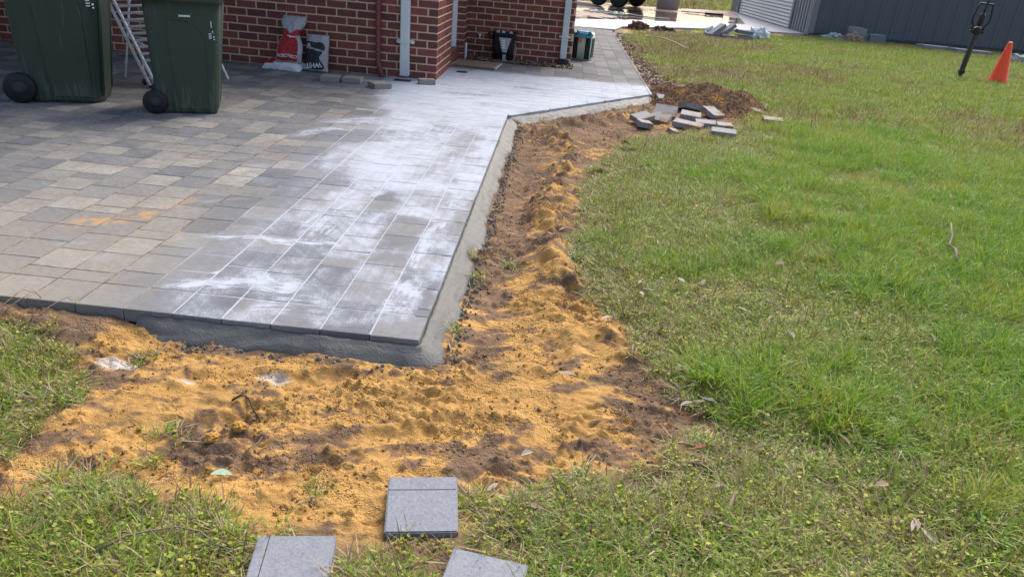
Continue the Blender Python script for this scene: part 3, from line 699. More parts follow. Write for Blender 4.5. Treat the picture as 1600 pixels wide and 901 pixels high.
# doorway: sill, frame, hinge
hpart('sill', bbox(-1.64, -1.512, 10.56, 11.54, 0, .185, .004), MT['redpipe'])
hpart('door_frame', join(bbox(-1.635, -1.53, 10.60, 10.655, .186, 2.2), bbox(-1.655, -1.565, 11.46, 11.548, .186, 2.2), bbox(-1.65, -1.57, 10.6, 11.54, 2.14, 2.2)), MT['white'])
hpart('hinge', bbox(-1.53, -1.512, 10.62, 10.66, .48, .60, .003), MT['steel'])
# roof: eaves, then an unseen cover added to shade the bins
hpart('eaves', join(bbox(-11, -1.15, 8.98, 9.5, WT, WT+.08), bbox(-1.9, .75, 11.45, 12.6, WT, WT+.08), bbox(-1.9, -1.0, 9.5, 11.45, WT, WT+.08)), MT['fascia'])
hpart('roof', join(([(-11, 8.95, WT+.09), (-1.1, 8.95, WT+.09), (-.95, 18.5, WT+.09), (-11, 18.5, WT+.09), (-7, 13, WT+1.6), (-4, 13.6, WT+1.6)], [[0, 1, 5, 4], [1, 2, 5], [2, 3, 4, 5], [3, 0, 4]]), bbox(-1.2, .8, 11.35, 19, WT+.09, WT+.2)), MT['roofm'])
hpart('added_shade_roof', bbox(-11, -3.2, 5.7, 8.97, 2.60, 2.68), MT['roofm'])  # out of view, added and sized to darken the paving round the bins
hpart('added_shade_post', bbox(-10.9, -10.8, 5.7, 5.8, -.1, 2.6), MT['pipe'])  # unseen post added under the shading cover
# pipes
dp = hpart('downpipe', join(bbox(-1.945, -1.835, 9.255, 9.335, .23, WT, .008), xf(bbox(-.057, .057, -.042, .042, -.20, .01, .008), (-1.89, 9.293, .23), (.10, 0, 0))), MT['pipe'])
hpart('bracket', join(bbox(-1.985, -1.79, 9.325, 9.339, .415, .455, .003), bbox(-1.95, -1.83, 9.245, 9.335, .418, .452, .003), xf(lathe([(.0, 0), (.024, 0), (.024, .018)], 12), (-1.975, 9.33, .435), (R(90), 0, 0)), xf(lathe([(.0, 0), (.024, 0), (.024, .018)], 12), (-1.80, 9.33, .435), (R(90), 0, 0))), MT['pipe'], dp).location = (0, 0, 0)
bpy.context.view_layer.update()
hpart('downpipe', tube([(-2.222, 9.29, WT), (-2.222, 9.29, .20), (-2.218, 9.285, .165), (-2.205, 9.27, .13), (-2.145, 9.20, -.03)], .033, 14), MT['redpipe'], None, True)
dp2 = hpart('downpipe', bbox(.02, .12, 11.915, 11.995, .10, WT, .008), MT['pipe'])
hpart('bracket', join(bbox(-.02, .16, 11.985, 11.999, .40, .44, .003), bbox(.012, .128, 11.908, 11.995, .403, .437, .003)), MT['pipe'], dp2)
hpart('pipe_boot', join(bbox(.005, .135, 11.90, 11.998, -.02, .10, .012), bbox(-.005, .145, 11.89, 11.998, .02, .05, .008)), MT['black'], dp2)
hpart('drain_grate', join(*[bbox(-1.97+i*.02, -1.958+i*.02, 9.05, 9.17, .0, .008) for i in range(10)], bbox(-1.98, -1.77, 9.04, 9.18, -.004, .004)), MT['black'])
hpart('wall_pipe', tube([(-1.42, 11.60, .0), (-1.42, 11.60, .20), (-1.425, 11.63, .23)], .018, 8), MT['pipe'])
hpart('garden_tap', join(tube([(-1.25, 12.0, .33), (-1.25, 11.93, .33), (-1.25, 11.915, .29)], .012, 8), bbox(-1.275, -1.225, 11.925, 11.945, .34, .36)), MT['pipe'])
dr = obj('floor_drain', xf(lathe([(.0, 0), (.075, 0), (.075, .006), (.06, .008), (.0, .006)], 20), (-1.29, 10.25, .002)), MT['black'])
tag(dr, 'round black drain cover set in the paving near the brick corner', 'drain')

# mulch bed
tag(obj('mulch_bed', prism([(-1.45, 11.56), (.24, 11.56), (.24, 12.0), (-1.45, 12.0)], -.1, -.012), MT['bark']), kind='structure')

# ------------------------------------------------------------------ wheelie bins
def rrect(hx0, hx1, hy, r, z, n=5):
    pts = []
    for cx, cy, a0 in ((hx1-r, hy-r, 0), (hx0+r, hy-r, 90), (hx0+r, -hy+r, 180), (hx1-r, -hy+r, 270)):
        for i in range(n+1):
            a = R(a0+90*i/n); pts.append((cx+r*math.cos(a), cy+r*math.sin(a), z))
    return pts
def loft(secs, cap=True):
    V, F = [], []; n = len(secs[0])
    for s in secs: V += s
    for i in range(len(secs)-1):
        for k in range(n): F.append([i*n+k, i*n+(k+1) % n, (i+1)*n+(k+1) % n, (i+1)*n+k])
    if cap: F.append(list(range(n))[::-1]); F.append([(len(secs)-1)*n+k for k in range(n)])
    return V, F
def make_bin(loc, rz, s, label, rnd_r):
    b = empty('wheelie_bin', loc, R(rz)); tag(b, label, 'wheelie bin', 'green wheelie bins by the house')
    S = lambda vf: ([(x*s, y*s, z*s) for x, y, z in vf[0]], vf[1])
    secs = [rrect(-.23, .245, .20, rnd_r*.8, .0), rrect(-.24, .255, .215, rnd_r, .03)]
    for i in range(1, 13):
        t = i/12; secs.append(rrect(-.24-.02*t, .255+.085*t, .215+.055*t, rnd_r, .03+.90*t))
    secs += [rrect(-.285, .36, .29, rnd_r, .932), rrect(-.285, .36, .29, rnd_r, .975)]
    obj('body', S(loft(secs)), MT['binp'], b, True)
    # raised side panels with an arched head
    for sg in (-1, 1):
        out, inn = [], []
        prof = [(-.05, .05), (.19, .05), (.20, .62)] + [(.20-.17*(i/6)**1.6-.0, .62+.16*math.sin(R(90*i/6))) for i in range(1, 7)] + [(-.06, .78), (-.09, .72)]
        for d, lst in ((.010, out), (-.02, inn)):
            for (px, pz) in prof:
                t = (pz-.03)/.9; lst.append((px, sg*(.215+.055*t+d), pz))
        n = len(prof); F = [[i, (i+1) % n, n+(i+1) % n, n+i] for i in range(n)]+[list(range(n))]
        if sg < 0: F = [q[::-1] for q in F]
        obj('side_panel', S((out+inn, F)), MT['binp'], b)
    # front corner rib
    obj('corner_rib', S(join(*[tube([(.25, sg*.17, .05), (.335, sg*.215, .92)], .011, 8) for sg in (-1, 1)])), MT['binp'], b, True)
    lid = obj('lid', S(loft([rrect(-.30, .40, .30, rnd_r, .98), rrect(-.30, .41, .305, rnd_r, 1.0), rrect(-.27, .36, .27, rnd_r, 1.05), rrect(-.2, .28, .2, .05, 1.07)])), MT['binp'], b, True)
    obj('handle', S(join(tube([(-.30, -.2, .96), (-.36, -.2, .97), (-.36, .2, .97), (-.30, .2, .96)], .014, 8))), MT['binp'], b, True)
    for sg in (-1, 1):
        wl = obj('wheel', S(xf(lathe([(.03, -.028), (.085, -.028), (.10, -.018), (.102, 0), (.10, .018), (.085, .028), (.03, .028)], 28, 'y'), (-.24, sg*.235, .102))), MT['rubber'], b, True)
        obj('hub', S(xf(lathe([(.0, -.036), (.035, -.034), (.062, -.020), (.062, .020), (.035, .034), (.0, .036)], 20, 'y'), (-.24, sg*.235, .102))), MT['black'], wl, True)
    obj('axle', S(tube([(-.24, -.24, .102), (-.24, .24, .102)], .011, 8)), MT['steel'], b)
    # moulded white marks near the top of the near corner
    mk = []
    for (px, pz, wx, wz) in ((.285, .74, .006, .05), (.292, .70, .008, .012), (.270, .685, .022, .007), (.270, .668, .022, .007), (.270, .651, .022, .007), (.298, .66, .010, .010), (.300, .64, .008, .008)):
        t = (pz-.03)/.9; mk.append(bbox(px-.02-wx/2, px-.02+wx/2, -(.215+.055*t)-.004-.004, -(.215+.055*t)+.01, pz, pz+wz))
    obj('print', S(join(*mk)), MT['print'], b)
    mk = [bbox(.02+i*.013, .029+i*.013, -.284, -.26, .815, .83) for i in range(7)]
    obj('maker_mark', S(join(*mk)), MT['print'], b)
    return b
make_bin((-3.285, 6.50, 0), 20, 1.0, 'green wheelie bin standing nearer the brick corner, its right side by the grey bags', .05)
make_bin((-4.40, 6.50, 0), 22, 1.26, 'larger dark green wheelie bin at the left edge with a big black wheel', .09)

# ------------------------------------------------------------------ clothes airer folded between the bins
ar = empty('clothes_airer', (-4.05, 7.25, 0)); tag(ar, 'folded white metal clothes airer leaning between the two green bins', 'clothes airer')
A0, A1 = Vector((0, 0, .02)), Vector((-.49, .12, 1.02)); OFF = Vector((.07, -.02, .02)); RUN = Vector((.60, .34, .06))
for k in range(2):
    o_ = OFF*k; obj('rail', tube([A0+o_, A1+o_*1.0], .015, 8), MT['white'], ar, True)
    obj('foot', tube([A0+o_-(A1-A0)*.015, A0+o_+(A1-A0)*.11], .014, 8), MT['black'], ar, True)
for t in (.22, .28, .34, .40, .46, .52, .58, .64, .70, .76, .84, .90, .96):
    p = A0.lerp(A1, t)+OFF; obj('rung', tube([p, p+RUN], .014, 6), MT['white'], ar, True)
obj('rail', tube([A0+RUN+OFF, A1+RUN+OFF], .011, 8), MT['white'], ar, True)
p = A0.lerp(A1, .80)+OFF; obj('shelf_bar', join(tube([p, p+RUN], .018, 6), tube([p+Vector((0, .05, .03)), p+RUN+Vector((0, .05, .03))], .012, 6)), MT['white'], ar, True)
obj('leg', tube([(-.42, .30, .02), (-.25, .40, 1.2)], .010, 8), MT['white'], ar, True)
obj('leg', tube([A0.lerp(A1, .45), (.16, .12, .30)], .008, 8), MT['white'], ar, True)
obj('leg', join(tube([(-.10, .10, .3), (-.10, .10, .06)], .006, 6), tube([(-.10, .10, .07), (.02, .05, .10)], .006, 6)), MT['white'], ar, True)
obj('caster', xf(lathe([(0, -.012), (.03, -.012), (.03, .012), (0, .012)], 14, 'y'), (-.10, .10, .035)), MT['black'], ar, True)

# ------------------------------------------------------------------ bags by the wall
def text_mesh(txt, size):
    cu = bpy.data.curves.new('t', 'FONT'); cu.body = txt; cu.size = size; cu.align_x = 'CENTER'; cu.align_y = 'CENTER'; cu.resolution_u = 3
    cu.offset = size*.022
    ob = bpy.data.objects.new('t', cu); COL.objects.link(ob); dg = bpy.context.evaluated_depsgraph_get()
    me = ob.evaluated_get(dg).to_mesh(); v = [tuple(q.co) for q in me.vertices]; f = [list(p.vertices) for p in me.polygons]
    bpy.data.objects.remove(ob); bpy.data.curves.remove(cu); return v, f
def make_bag(name, loc, rot, W, Hh, T, shape, mats, label, prints, seed):
    """pillow-shaped paper sack; front surface faces local -y; mats: function (u,v)->index"""
    b = empty(name, loc, rot=rot); tag(b, label, 'bag')
    nu, nv = 30, 44
    def wr(u, v): 
        q = Vector((u*3.1+seed, v*4.2, seed*1.7)); n = mnoise.noise(q)*.5+mnoise.noise(q*2.3)*.35+mnoise.noise(q*5.1)*.2
        cr = 1-abs(mnoise.noise(q*1.7+Vector((3, 1, 2))))*2
        return n*.016+max(0, cr-.55)*.022
    def surf(u, v, side, off=0):
        wsc, yo, xo = shape(v)
        x = (u-.5)*W*wsc+xo; z = v*Hh
        bul = T*(max(0, 1-(2*u-1)**4))**.6*(max(0, 1-(2*v-1)**6))**.5
        y = yo+side*(bul*.5+wr(u, v)*(1 if side < 0 else .5)+off)
        return (x, y, z+.012*mnoise.noise(Vector((u*4, seed, v*3))))
    V, F, MI = [], [], []
    for side in (-1, 1):
        base = len(V)
        for j in range(nv+1):
            for i in range(nu+1): V.append(surf(i/nu, j/nv, side))
        for j in range(nv):
            for i in range(nu):
                q = [base+j*(nu+1)+i, base+j*(nu+1)+i+1, base+(j+1)*(nu+1)+i+1, base+(j+1)*(nu+1)+i]
                F.append(q if side < 0 else q[::-1]); MI.append(mats[1]((i+.5)/nu, (j+.5)/nv))
    me = mesh('sack', V, F, None, True)
    for m in mats[0]: me.materials.append(m)
    me.polygons.foreach_set('material_index', MI); o = bpy.data.objects.new('sack', me); link(o, b)
    for (txt, u, v, size, ang, mt) in prints:
        tv, tf = text_mesh(txt, size); ca, sa = math.cos(R(ang)), math.sin(R(ang)); out = []
        for (tx, ty, tz) in tv:
            qx, qz = tx*ca-ty*sa, tx*sa+ty*ca
            out.append(surf(min(.99, max(.01, u+qx/W)), min(.99, max(.01, v+qz/Hh)), -1, .011))
        obj('lettering', (out, tf), mt, b)
    return b
def sh_conc(v): return (.92-.35*math.exp(-((v-.62)/.16)**2)-.12*sstep(.85, 1, v), -.0+.10*v*v, .05*v-.02)
make_bag('cement_bag', (-3.27, 9.10, .08), (R(-8), 0, R(3)), .34, .56, .14, sh_conc,
         ([MT['bagred'], MT['bagwhite'], MT['baggrey']], lambda u, v: 2 if v > .68+.05*math.sin(u*9) or u < .07 or (u > .86 and v < .6) or v < .04 else (1 if (abs(v-.60+.06*u) < .014 and u > .35) else 0)),
         'upright crumpled red and white bag lettered CONCRETE against the brick wall', [('CONCRETE', .48, .15, .050, 180, MT['print'])], 1.3)
make_bag('cement_bag', (-2.955, 9.14, .0), (R(-9), 0, R(-4)), .315, .44, .15, lambda v: (.98-.10*v, .06*v, -.01),
         ([MT['baggrey'], MT['bagblack']], lambda u, v: 1 if ((.07 < v < .80 and .04 < u < .80+.1*math.sin(v*12)) and not .62 < v+.08*u < .66) else 0),
         'grey and black cement bag lettered WHITE leaning on the brick wall', [('WHITE', .42, .17, .080, 188, MT['print']), ('20', .22, .70, .06, 190, MT['print'])], 4.1)
make_bag('cement_bag', (-3.37, 9.02, .0), (R(-78), 0, R(-5)), .54, .24, .15, lambda v: (.9, 0, 0),
         ([MT['bagwhite'], MT['bagred']], lambda u, v: 1 if (.34-.2*(u < .3) < v and .02 < u < .64 and abs(u-.45) > .02) else 0),
         'red and white bag slumped flat on the paving beneath the upright red bag', [], 7.7)

# ------------------------------------------------------------------ loose pavers
PV = {}
def loose_paver(x, y, z, rot, label, size=(.212, .212, .06), mat='loose', group=None):
    k = (size, mat)
    if k not in PV:
        bm = bmesh.new(); bmesh.ops.create_cube(bm, size=1)
        for v in bm.verts: v.co = Vector((v.co.x*size[0], v.co.y*size[1], v.co.z*size[2]))
        bmesh.ops.bevel(bm, geom=bm.edges[:], offset=.004, segments=2, affect='EDGES')
        me = bpy.data.meshes.new('loose_paver'); bm.to_mesh(me); bm.free(); me.materials.append(MT[mat]); PV[k] = me
    o = bpy.data.objects.new('loose_paver', PV[k]); link(o); o.location = (x, y, z); o.rotation_euler = tuple(R(a) for a in rot)
    return tag(o, label, 'paver', group)
g1 = 'loose pavers lying in the foreground'
loose_paver(-.273, 1.745, -.066, (8, -1, 9), 'speckled grey paver lying on the sand edge, farthest of the three in the foreground', (.216, .216, .062), 'loose_new', g1)
loose_paver(-.578, 1.445, -.068, (3, -1, 8), 'grey paver cut off by the bottom of the photo, left of the speckled paver', (.216, .216, .062), 'loose_new', g1)
loose_paver(-.06, 1.450, -.066, (2, 1, -8), 'pale grey paver at the bottom edge of the photo, right of the speckled paver', (.216, .216, .062), 'loose_new', g1)
for o_, v_ in ((bpy.data.objects['loose_paver'], bbox(-.104, .104, .052, .0545, .0305, .0316)), (bpy.data.objects['loose_paver.001'], bbox(-.076, -.0735, -.104, .104, .0305, .0316))):
    obj('scored_line', v_, MT['dtwig'], o_)
g2 = 'loose pavers set down by the brick wall'
loose_paver(-2.62, 8.62, .031, (0, 0, 6), 'leftmost of the loose pavers set down by the brick wall', mat='loose_tan', group=g2)
loose_paver(-2.37, 8.67, .031, (0, 0, 3), 'second loose paver from the left by the brick wall', mat='loose_tan', group=g2)
loose_paver(-2.01, 8.48, .031, (0, 0, 38), 'loose paver turned at an angle in front of the red downpipe', mat='loose_tan', group=g2)
loose_paver(-1.56, 9.02, .031, (0, 0, 20), 'loose paver by the brick corner, rightmost along the house wall', (.20, .11, .06), 'loose_tan', group=g2)
g3 = 'pavers thrown on the lawn by the soil mound'
for (x, y, dz, rot, lab, size) in [
    (1.44, 9.80, .05, (12, 0, 8), 'dark paver half buried in the left foot of the soil mound', (.21, .21, .06)),
    (1.68, 9.32, .06, (-14, 10, 18), 'tilted paver leaning on the front foot of the soil mound', (.21, .21, .06)),
    (1.93, 9.10, .05, (20, 4, 42), 'paver turned corner-on with soil smeared over its face', (.22, .22, .06)),
    (1.32, 8.80, .09, (30, 0, -16), 'steeply tilted paver behind the middle of the scattered pile', (.26, .20, .06)),
    (1.60, 8.70, .06, (6, 3, -12), 'brown-topped paver in the middle of the scattered pile', (.23, .20, .06)),
    (1.00, 8.30, .06, (10, -8, 40), 'upper paver of the left pair in the scattered pile', (.24, .16, .06)),
    (1.00, 8.03, .03, (4, 8, 20), 'lower paver of the left pair in the scattered pile', (.16, .14, .06)),
    (1.22, 8.42, .06, (24, 6, -24), 'tilted paver right of the left pair in the scattered pile', (.22, .18, .06)),
    (1.50, 8.22, .04, (5, 3, -24), 'long paver at the front centre of the scattered pile', (.32, .16, .06)),
    (1.73, 8.42, .04, (4, 0, -6), 'paver lying right of the long front paver in the pile', (.23, .18, .06)),
    (1.92, 8.32, .03, (4, 0, -3), 'small paver butted against the right end of the pile', (.17, .16, .06)),
    (1.30, 7.88, .0, (14, 10, 40), 'small broken paver sunk in the ground nearest the sandy ridge', (.12, .10, .05)),
    (1.84, 7.95, .02, (3, 0, -10), 'pale paver lying at the front right of the scattered pile', (.26, .20, .06)),
    (2.62, 8.95, .02, (3, 0, -8), 'lone paver lying on the grass right of the pile', (.23, .20, .06)),
    (2.50, 10.0, .12, (28, 22, 35), 'paver lying on the right slope of the soil mound', (.20, .16, .06)),
    (2.58, 9.55, .03, (10, 10, 20), 'paver nearly buried at the right foot of the soil mound', (.18, .15, .06))]:
    loose_paver(x, y, gz(x, y)+.028+dz*.55, rot, lab, size, 'loose', g3)

# ------------------------------------------------------------------ soil mound
def mound():
    cx, cy, rx, ry = 1.98, 9.95, .85, .80; n = 150
    g = np.linspace(-1.15, 1.15, n); U, W_ = np.meshgrid(g, g); Xm = cx+U*rx; Ym = cy+W_*ry
    d = np.hypot(U, W_)+.22*(fbm(Xm, Ym, 2.6, 3, 2)-.5)
    hgt = .27*np.clip(1-d, 0, 1)**1.05+.13*np.exp(-(((Xm-1.45)/.22)**2+((Ym-10.35)/.3)**2))*.7+.09*np.exp(-(((Xm-2.5)/.16)**2+((Ym-9.9)/.25)**2))
    rough = sstep(1.15, .9, d)
    hgt = hgt+rough*(.055*(fbm(Xm, Ym, 9, 4, 1, .6)-.5)+.06*(np.abs(2*fbm(Xm, Ym, 22, 3, 3, .6)-1)-.25))
    zb = gz_np(Xm, Ym); Zm = zb-.06+.06*rough+hgt
    c = np.array([.16, .095, .056])*(.4+1.2*fbm(Xm, Ym, 12, 4, 5)[..., None]); yl = np.array([.31, .16, .045])
    k = sstep(.56, .70, fbm(Xm, Ym, 9, 4, 4))[..., None]*np.clip(.35+np.exp(-(((Xm-2.0)/.35)**2+((Ym-9.4)/.4)**2)), 0, 1)[..., None]; c = c+(yl-c)*k
    V = np.stack([Xm, Ym, Zm], -1).reshape(-1, 3); I = np.arange(n*n).reshape(n, n)
    Fq = np.stack([I[:-1, :-1], I[:-1, 1:], I[1:, 1:], I[1:, :-1]], -1).reshape(-1, 4)
    V[:, 0] -= cx; V[:, 1] -= cy
    m_ = mesh('soil_mound', V.tolist(), Fq.tolist(), MT['earth'], True)
    ca = m_.color_attributes.new('soil', 'FLOAT_COLOR', 'POINT'); ca.data.foreach_set('color', np.concatenate([c.reshape(-1, 3), np.ones((n*n, 1))], -1).astype(np.float32).ravel())
    o = bpy.data.objects.new('soil_mound', m_); link(o); o.location = (cx, cy, 0); return o
tag(mound(), 'heap of crumbly brown soil at the far corner of the concrete edge', 'soil heap')

# ------------------------------------------------------------------ things by the far wall
tub = empty('black_tub', (-.86, 11.86, 0)); tag(tub, 'black flexible tub standing in the mulch against the brick wall', 'tub')
V = loft([rrect(-.15, .15, .11, .05, 0), rrect(-.165, .165, .12, .05, .2), rrect(-.175, .175, .13, .05, .40), rrect(-.185, .185, .14, .05, .42), rrect(-.16, .16, .11, .05, .40), rrect(-.14, .14, .09, .05, .06)])
obj('body', ([(x+.012*mnoise.noise(Vector((x*9, y*9, z*7))), y, z+.02*x) for x, y, z in V[0]], V[1]), MT['black'], tub, True)
obj('handle', tube([(-.17, 0, .40), (-.22, -.01, .41), (-.26, -.02, .36)], .016, 8), MT['black'], tub, True)
obj('paper', join(*[xf(box(.05, .02, .06, .004), (dx, -.02, .38), (.3, .2*k, .4*k)) for k, dx in enumerate((-.1, -.03, .08))]), MT['print'], tub)
obj('cord', tube([(.165, -.05, .28), (.20, -.09, .20), (.19, -.11, .08), (.17, -.12, .02)], .006, 6), MT['leafp'], tub, True)
sk = empty('garden_stake', (-.83, 11.62, 0)); tag(sk, 'grey stake with a triangular head standing in front of the black tub', 'stake')
obj('stem', bbox(-.025, .025, -.012, .012, -.03, .16, .003), MT['steel'], sk)
obj('head', ([(-.095, -.012, .36), (.095, -.012, .36), (.03, -.02, .15), (-.03, -.02, .15), (-.095, .02, .36), (.095, .02, .36), (.03, .012, .15), (-.03, .012, .15)], [[0, 3, 2, 1], [4, 5, 6, 7], [0, 1, 5, 4], [1, 2, 6, 5], [2, 3, 7, 6], [3, 0, 4, 7]]), MT['steel'], sk)
obj('plate', join(*[bbox(-.05+.004*i, .0+.006*i, -.020, -.0125, .31-.035*i, .33-.035*i) for i in range(4)]), MT['print'], sk)
obj('collar', lathe([(.0, .125), (.03, .125), (.033, .15), (.0, .16)], 14), MT['black'], sk)
dm = empty('doormat', (-1.17, 11.0, .004), R(-4)); tag(dm, 'worn brown slatted mat lying on the paving by the doorway', 'mat')
for i in range(9): obj('slat', bbox(-.30, .30, -.30+i*.066, -.242+i*.066, 0, .032, .004), MT['mat'], dm)
obj('edge_trim', join(bbox(.302, .325, -.30, .29, 0, .03, .003), bbox(-.325, -.302, -.30, .29, 0, .03, .003)), MT['leafp'], dm)
cb = empty('cooler_bag', (.40, 12.95, 0), R(-12)); tag(cb, 'colourful shopping bag with black straps standing on the path by the house corner', 'bag')
V, F = loft([rrect(-.15, .15, .11, .03, 0), rrect(-.155, .155, .115, .03, .2), rrect(-.16, .16, .11, .03, .42), rrect(-.15, .15, .08, .03, .44), rrect(-.10, .10, .05, .03, .43)])
obj('body', ([(x+.01*mnoise.noise(Vector((x*8, z*8, 1))), y+.012*mnoise.noise(Vector((x*7, z*9, 4))), z) for x, y, z in V], F), MT['mint'], cb, True)
for sx in (-.12, .09): obj('strap', join(bbox(sx-.04, sx+.045, -.125, -.118, .02, .42, .002), tube([(sx, -.12, .40), (sx+.02, -.14, .46), (sx+.06, -.10, .40)], .016, 6)), MT['black'], cb)
obj('strap', tube([(-.16, 0, .40), (-.24, -.02, .47), (-.26, -.03, .40), (-.30, -.02, .30)], .012, 6), MT['black'], cb)
obj('side', bbox(.155, .166, -.1, .1, .05, .36, .003), MT['black'], cb)
obj('print', join(bbox(-.06, -.01, -.128, -.117, .28, .38, .002)), MT['orange'], cb)
obj('print', join(bbox(-.14, .14, -.13, -.115, .36, .43, .003), bbox(-.1, .12, -.08, .08, .43, .452, .003)), MT['teal'], cb)

# ------------------------------------------------------------------ shed
SA, SBp, SD = Vector((7.75, 24.9, 0)), Vector((16.6, 26.22, 0)), Vector((7.78, 36.9, 0))
shed = empty('shed', SA); tag(shed, 'blue-grey ribbed metal shed with a pale roller door beyond the lawn', 'shed')
sh = 3.2
def along(a, b, t): return a+(b-a)*t
dirw = (SBp-SA).normalized(); nw = Vector((dirw.y, -dirw.x, 0)); ang = math.atan2(dirw.y, dirw.x)
core = [tuple(q-SA) for q in (SA-nw*.06+dirw*.05, SBp-nw*.06, SBp-nw*6, SD+Vector((4, 0, 0)), SD+Vector((.05, -.05, 0)))]
obj('core', prism([(q[0]+.1, q[1]) for q in core], -.1, sh-.02), MT['shed'], shed)
pw = .50; pm = None
prof = [(0, 0), (.035, .034), (.075, .034), (.11, 0), (.18, 0), (.19, .007), (.21, .007), (.22, 0), (.33, 0), (.34, .007), (.36, .007), (.37, 0), (pw, 0)]
pv = [(x, -d, .06) for x, d in prof]+[(x, -d, sh) for x, d in prof]; n = len(prof); pf = [[i, i+1, n+i+1, n+i] for i in range(n-1)]
pm = mesh('wall_panel', pv, pf, MT['shed'])
for i in range(int((SBp-SA).length/pw)):
    o = bpy.data.objects.new('wall_panel', pm); link(o, shed); o.location = dirw*(.14+i*pw); o.rotation_euler = (0, 0, ang)
obj('corner_trim', join(xf(bbox(-.02, .15, -.045, .03, .0, sh), (0, 0, 0), (0, 0, ang)), bbox(-.03, .03, 0, .14, 0, sh)), MT['shedl'], shed)
obj('base_trim', xf(bbox(0, 8.9, -.05, .01, -.02, .055), (0, 0, 0), (0, 0, ang)), MT['darksteel'], shed)
# the side with the roller door
for i in range(6):
    y = .16+i*.3; obj('side_panel', join(bbox(-.035, .02, y, y+.07, 0, sh), bbox(-.012, .02, y+.07, y+.3, 0, sh)), MT['shedl'], shed)
obj('side_wall', bbox(-.01, .06, 10.5, 12.0, 0, sh), MT['shed'], shed)
obj('door_post', bbox(-.06, .03, 1.98, 2.16, 0, sh), MT['shedl'], shed)
obj('door_post', bbox(-.06, .03, 10.32, 10.5, 0, sh), MT['shedl'], shed)
slv, slf = [], []
for i in range(26):
    z = .03+i*.115; m = len(slv); slv += [(-.01, 2.16, z), (.03, 2.16, z+.07), (.03, 2.16, z+.075), (-.01, 2.16, z+.115), (-.01, 10.32, z), (.03, 10.32, z+.07), (.03, 10.32, z+.075), (-.01, 10.32, z+.115)]
    slf += [[m, m+1, m+5, m+4], [m+1, m+2, m+6, m+5], [m+2, m+3, m+7, m+6]]
obj('roller_door', (slv, slf), MT['slat'], shed)
obj('roof', prism([(q[0], q[1]) for q in core], sh, sh+.12), MT['shed'], shed)

# ------------------------------------------------------------------ trailer on the driveway
tr = empty('trailer', (1.72, 30.75, 0), R(-24)); tag(tr, 'trailer with black tyres on the wet driveway, cut off by the photo top', 'trailer')
for (wx, wy) in ((-.42, 0), (.42, 0), (-.42, 2.1), (.42, 2.1)):
    t_ = obj('wheel', xf(lathe([(.18, -.11), (.30, -.115), (.355, -.10), (.37, -.06), (.37, .06), (.355, .10), (.30, .115), (.18, .11)], 32, 'y'), (wx, wy, .37)), MT['rubber'], tr, True)
    obj('rim', xf(lathe([(0, -.06), (.10, -.075), (.17, -.05), (.20, -.10), (.20, .10), (0, .06)], 24, 'y'), (wx, wy, .37)), MT['darksteel'], t_, True)
    obj('wheel_nut', join(*[xf(lathe([(0, -.09), (.014, -.09), (.014, -.05)], 6, 'y'), (wx+.075*math.cos(a*1.047), wy, .37+.075*math.sin(a*1.047))) for a in range(6)]), MT['steel'], t_)
obj('chassis', join(bbox(-2.2, 2.3, .25, .33, .62, .74), bbox(-2.2, 2.3, 1.77, 1.85, .62, .74), bbox(-.47, -.37, 0, 2.1, .33, .41), bbox(.37, .47, 0, 2.1, .33, .41)), MT['darksteel'], tr)
obj('body', bbox(-2.3, 2.3, -.12, 2.22, .88, 2.3, .05), MT['white'], tr)
obj('mudguard', join(bbox(-.9, .9, -.16, .16, .80, .84, .01), bbox(-.94, -.9, -.16, .16, .55, .84), bbox(.9, .94, -.16, .16, .55, .84)), MT['darksteel'], tr)
obj('ramp', xf(bbox(0, .06, .1, 1.0, 0, 1.3, .01), (1.0, 2.7, .0), (0, R(8), R(-65))), MT['steel'], tr)

# ------------------------------------------------------------------ far odds and ends
def hose_coil():
    P = []
    for i in range(150):
        a = i*.13; r_ = .42+.10*math.sin(i*.05)+.05*math.sin(i*.31); P.append((r_*1.35*math.cos(a), r_*1.2*math.sin(a), .02+.012*(i % 3)+.004*math.sin(i)))
    P += [(1.0, -.2, .02), (1.5, -.5, .02), (2.1, -.4, .02)]
    return tube(P, .018, 6)
o = obj('garden_hose', hose_coil(), MT['hose'], None, True, (1.45, 26.5, .0)); tag(o, 'pale green garden hose coiled on the wet red driveway', 'hose')
o = obj('lawn_hose', tube([(2.05+.25*math.sin(t*1.6)*.5+.5*t, 18.6-2.4*t+.25*math.sin(t*3), gz(2.05+.5*t, 18.6-2.4*t)+.06+.05*math.sin(t*3)) for t in [i/24 for i in range(25)]], .014, 8), MT['leafp'], None, True)
tag(o, 'short length of white hose curving through the grass beside the path', 'hose')
o = obj('dark_plank', join(xf(box(.75, .12, .08, .01), (0, 0, 0), (0, 0, .2)), xf(tube([(-.3, 0, .04), (-1.3, .1, .03)], .02, 6), (0, 0, 0))), MT['dtwig'], None, False, (6.0, 31.5, .0)); tag(o, 'dark broom lying on the red driveway near the roller door', 'broom')
def crumple(name, loc, s, label, cat, seed, mat, sq=.6):
    bm = bmesh.new(); bmesh.ops.create_icosphere(bm, subdivisions=4, radius=1)
    for v in bm.verts:
        q = v.co*1.3+Vector((seed, seed*.7, 0)); d = .65+.55*abs(mnoise.noise(q))+.5*abs(mnoise.noise(q*2.4))+.22*mnoise.noise(q*5)
        v.co = Vector((v.co.x*s[0]*d, v.co.y*s[1]*d, max(-.1, v.co.z)*s[2]*d*1.3))
    me_ = bpy.data.meshes.new(name); bm.to_mesh(me_); bm.free(); me_.materials.append(mat)
    o = bpy.data.objects.new(name, me_); link(o); o.location = loc; return tag(o, label, cat)
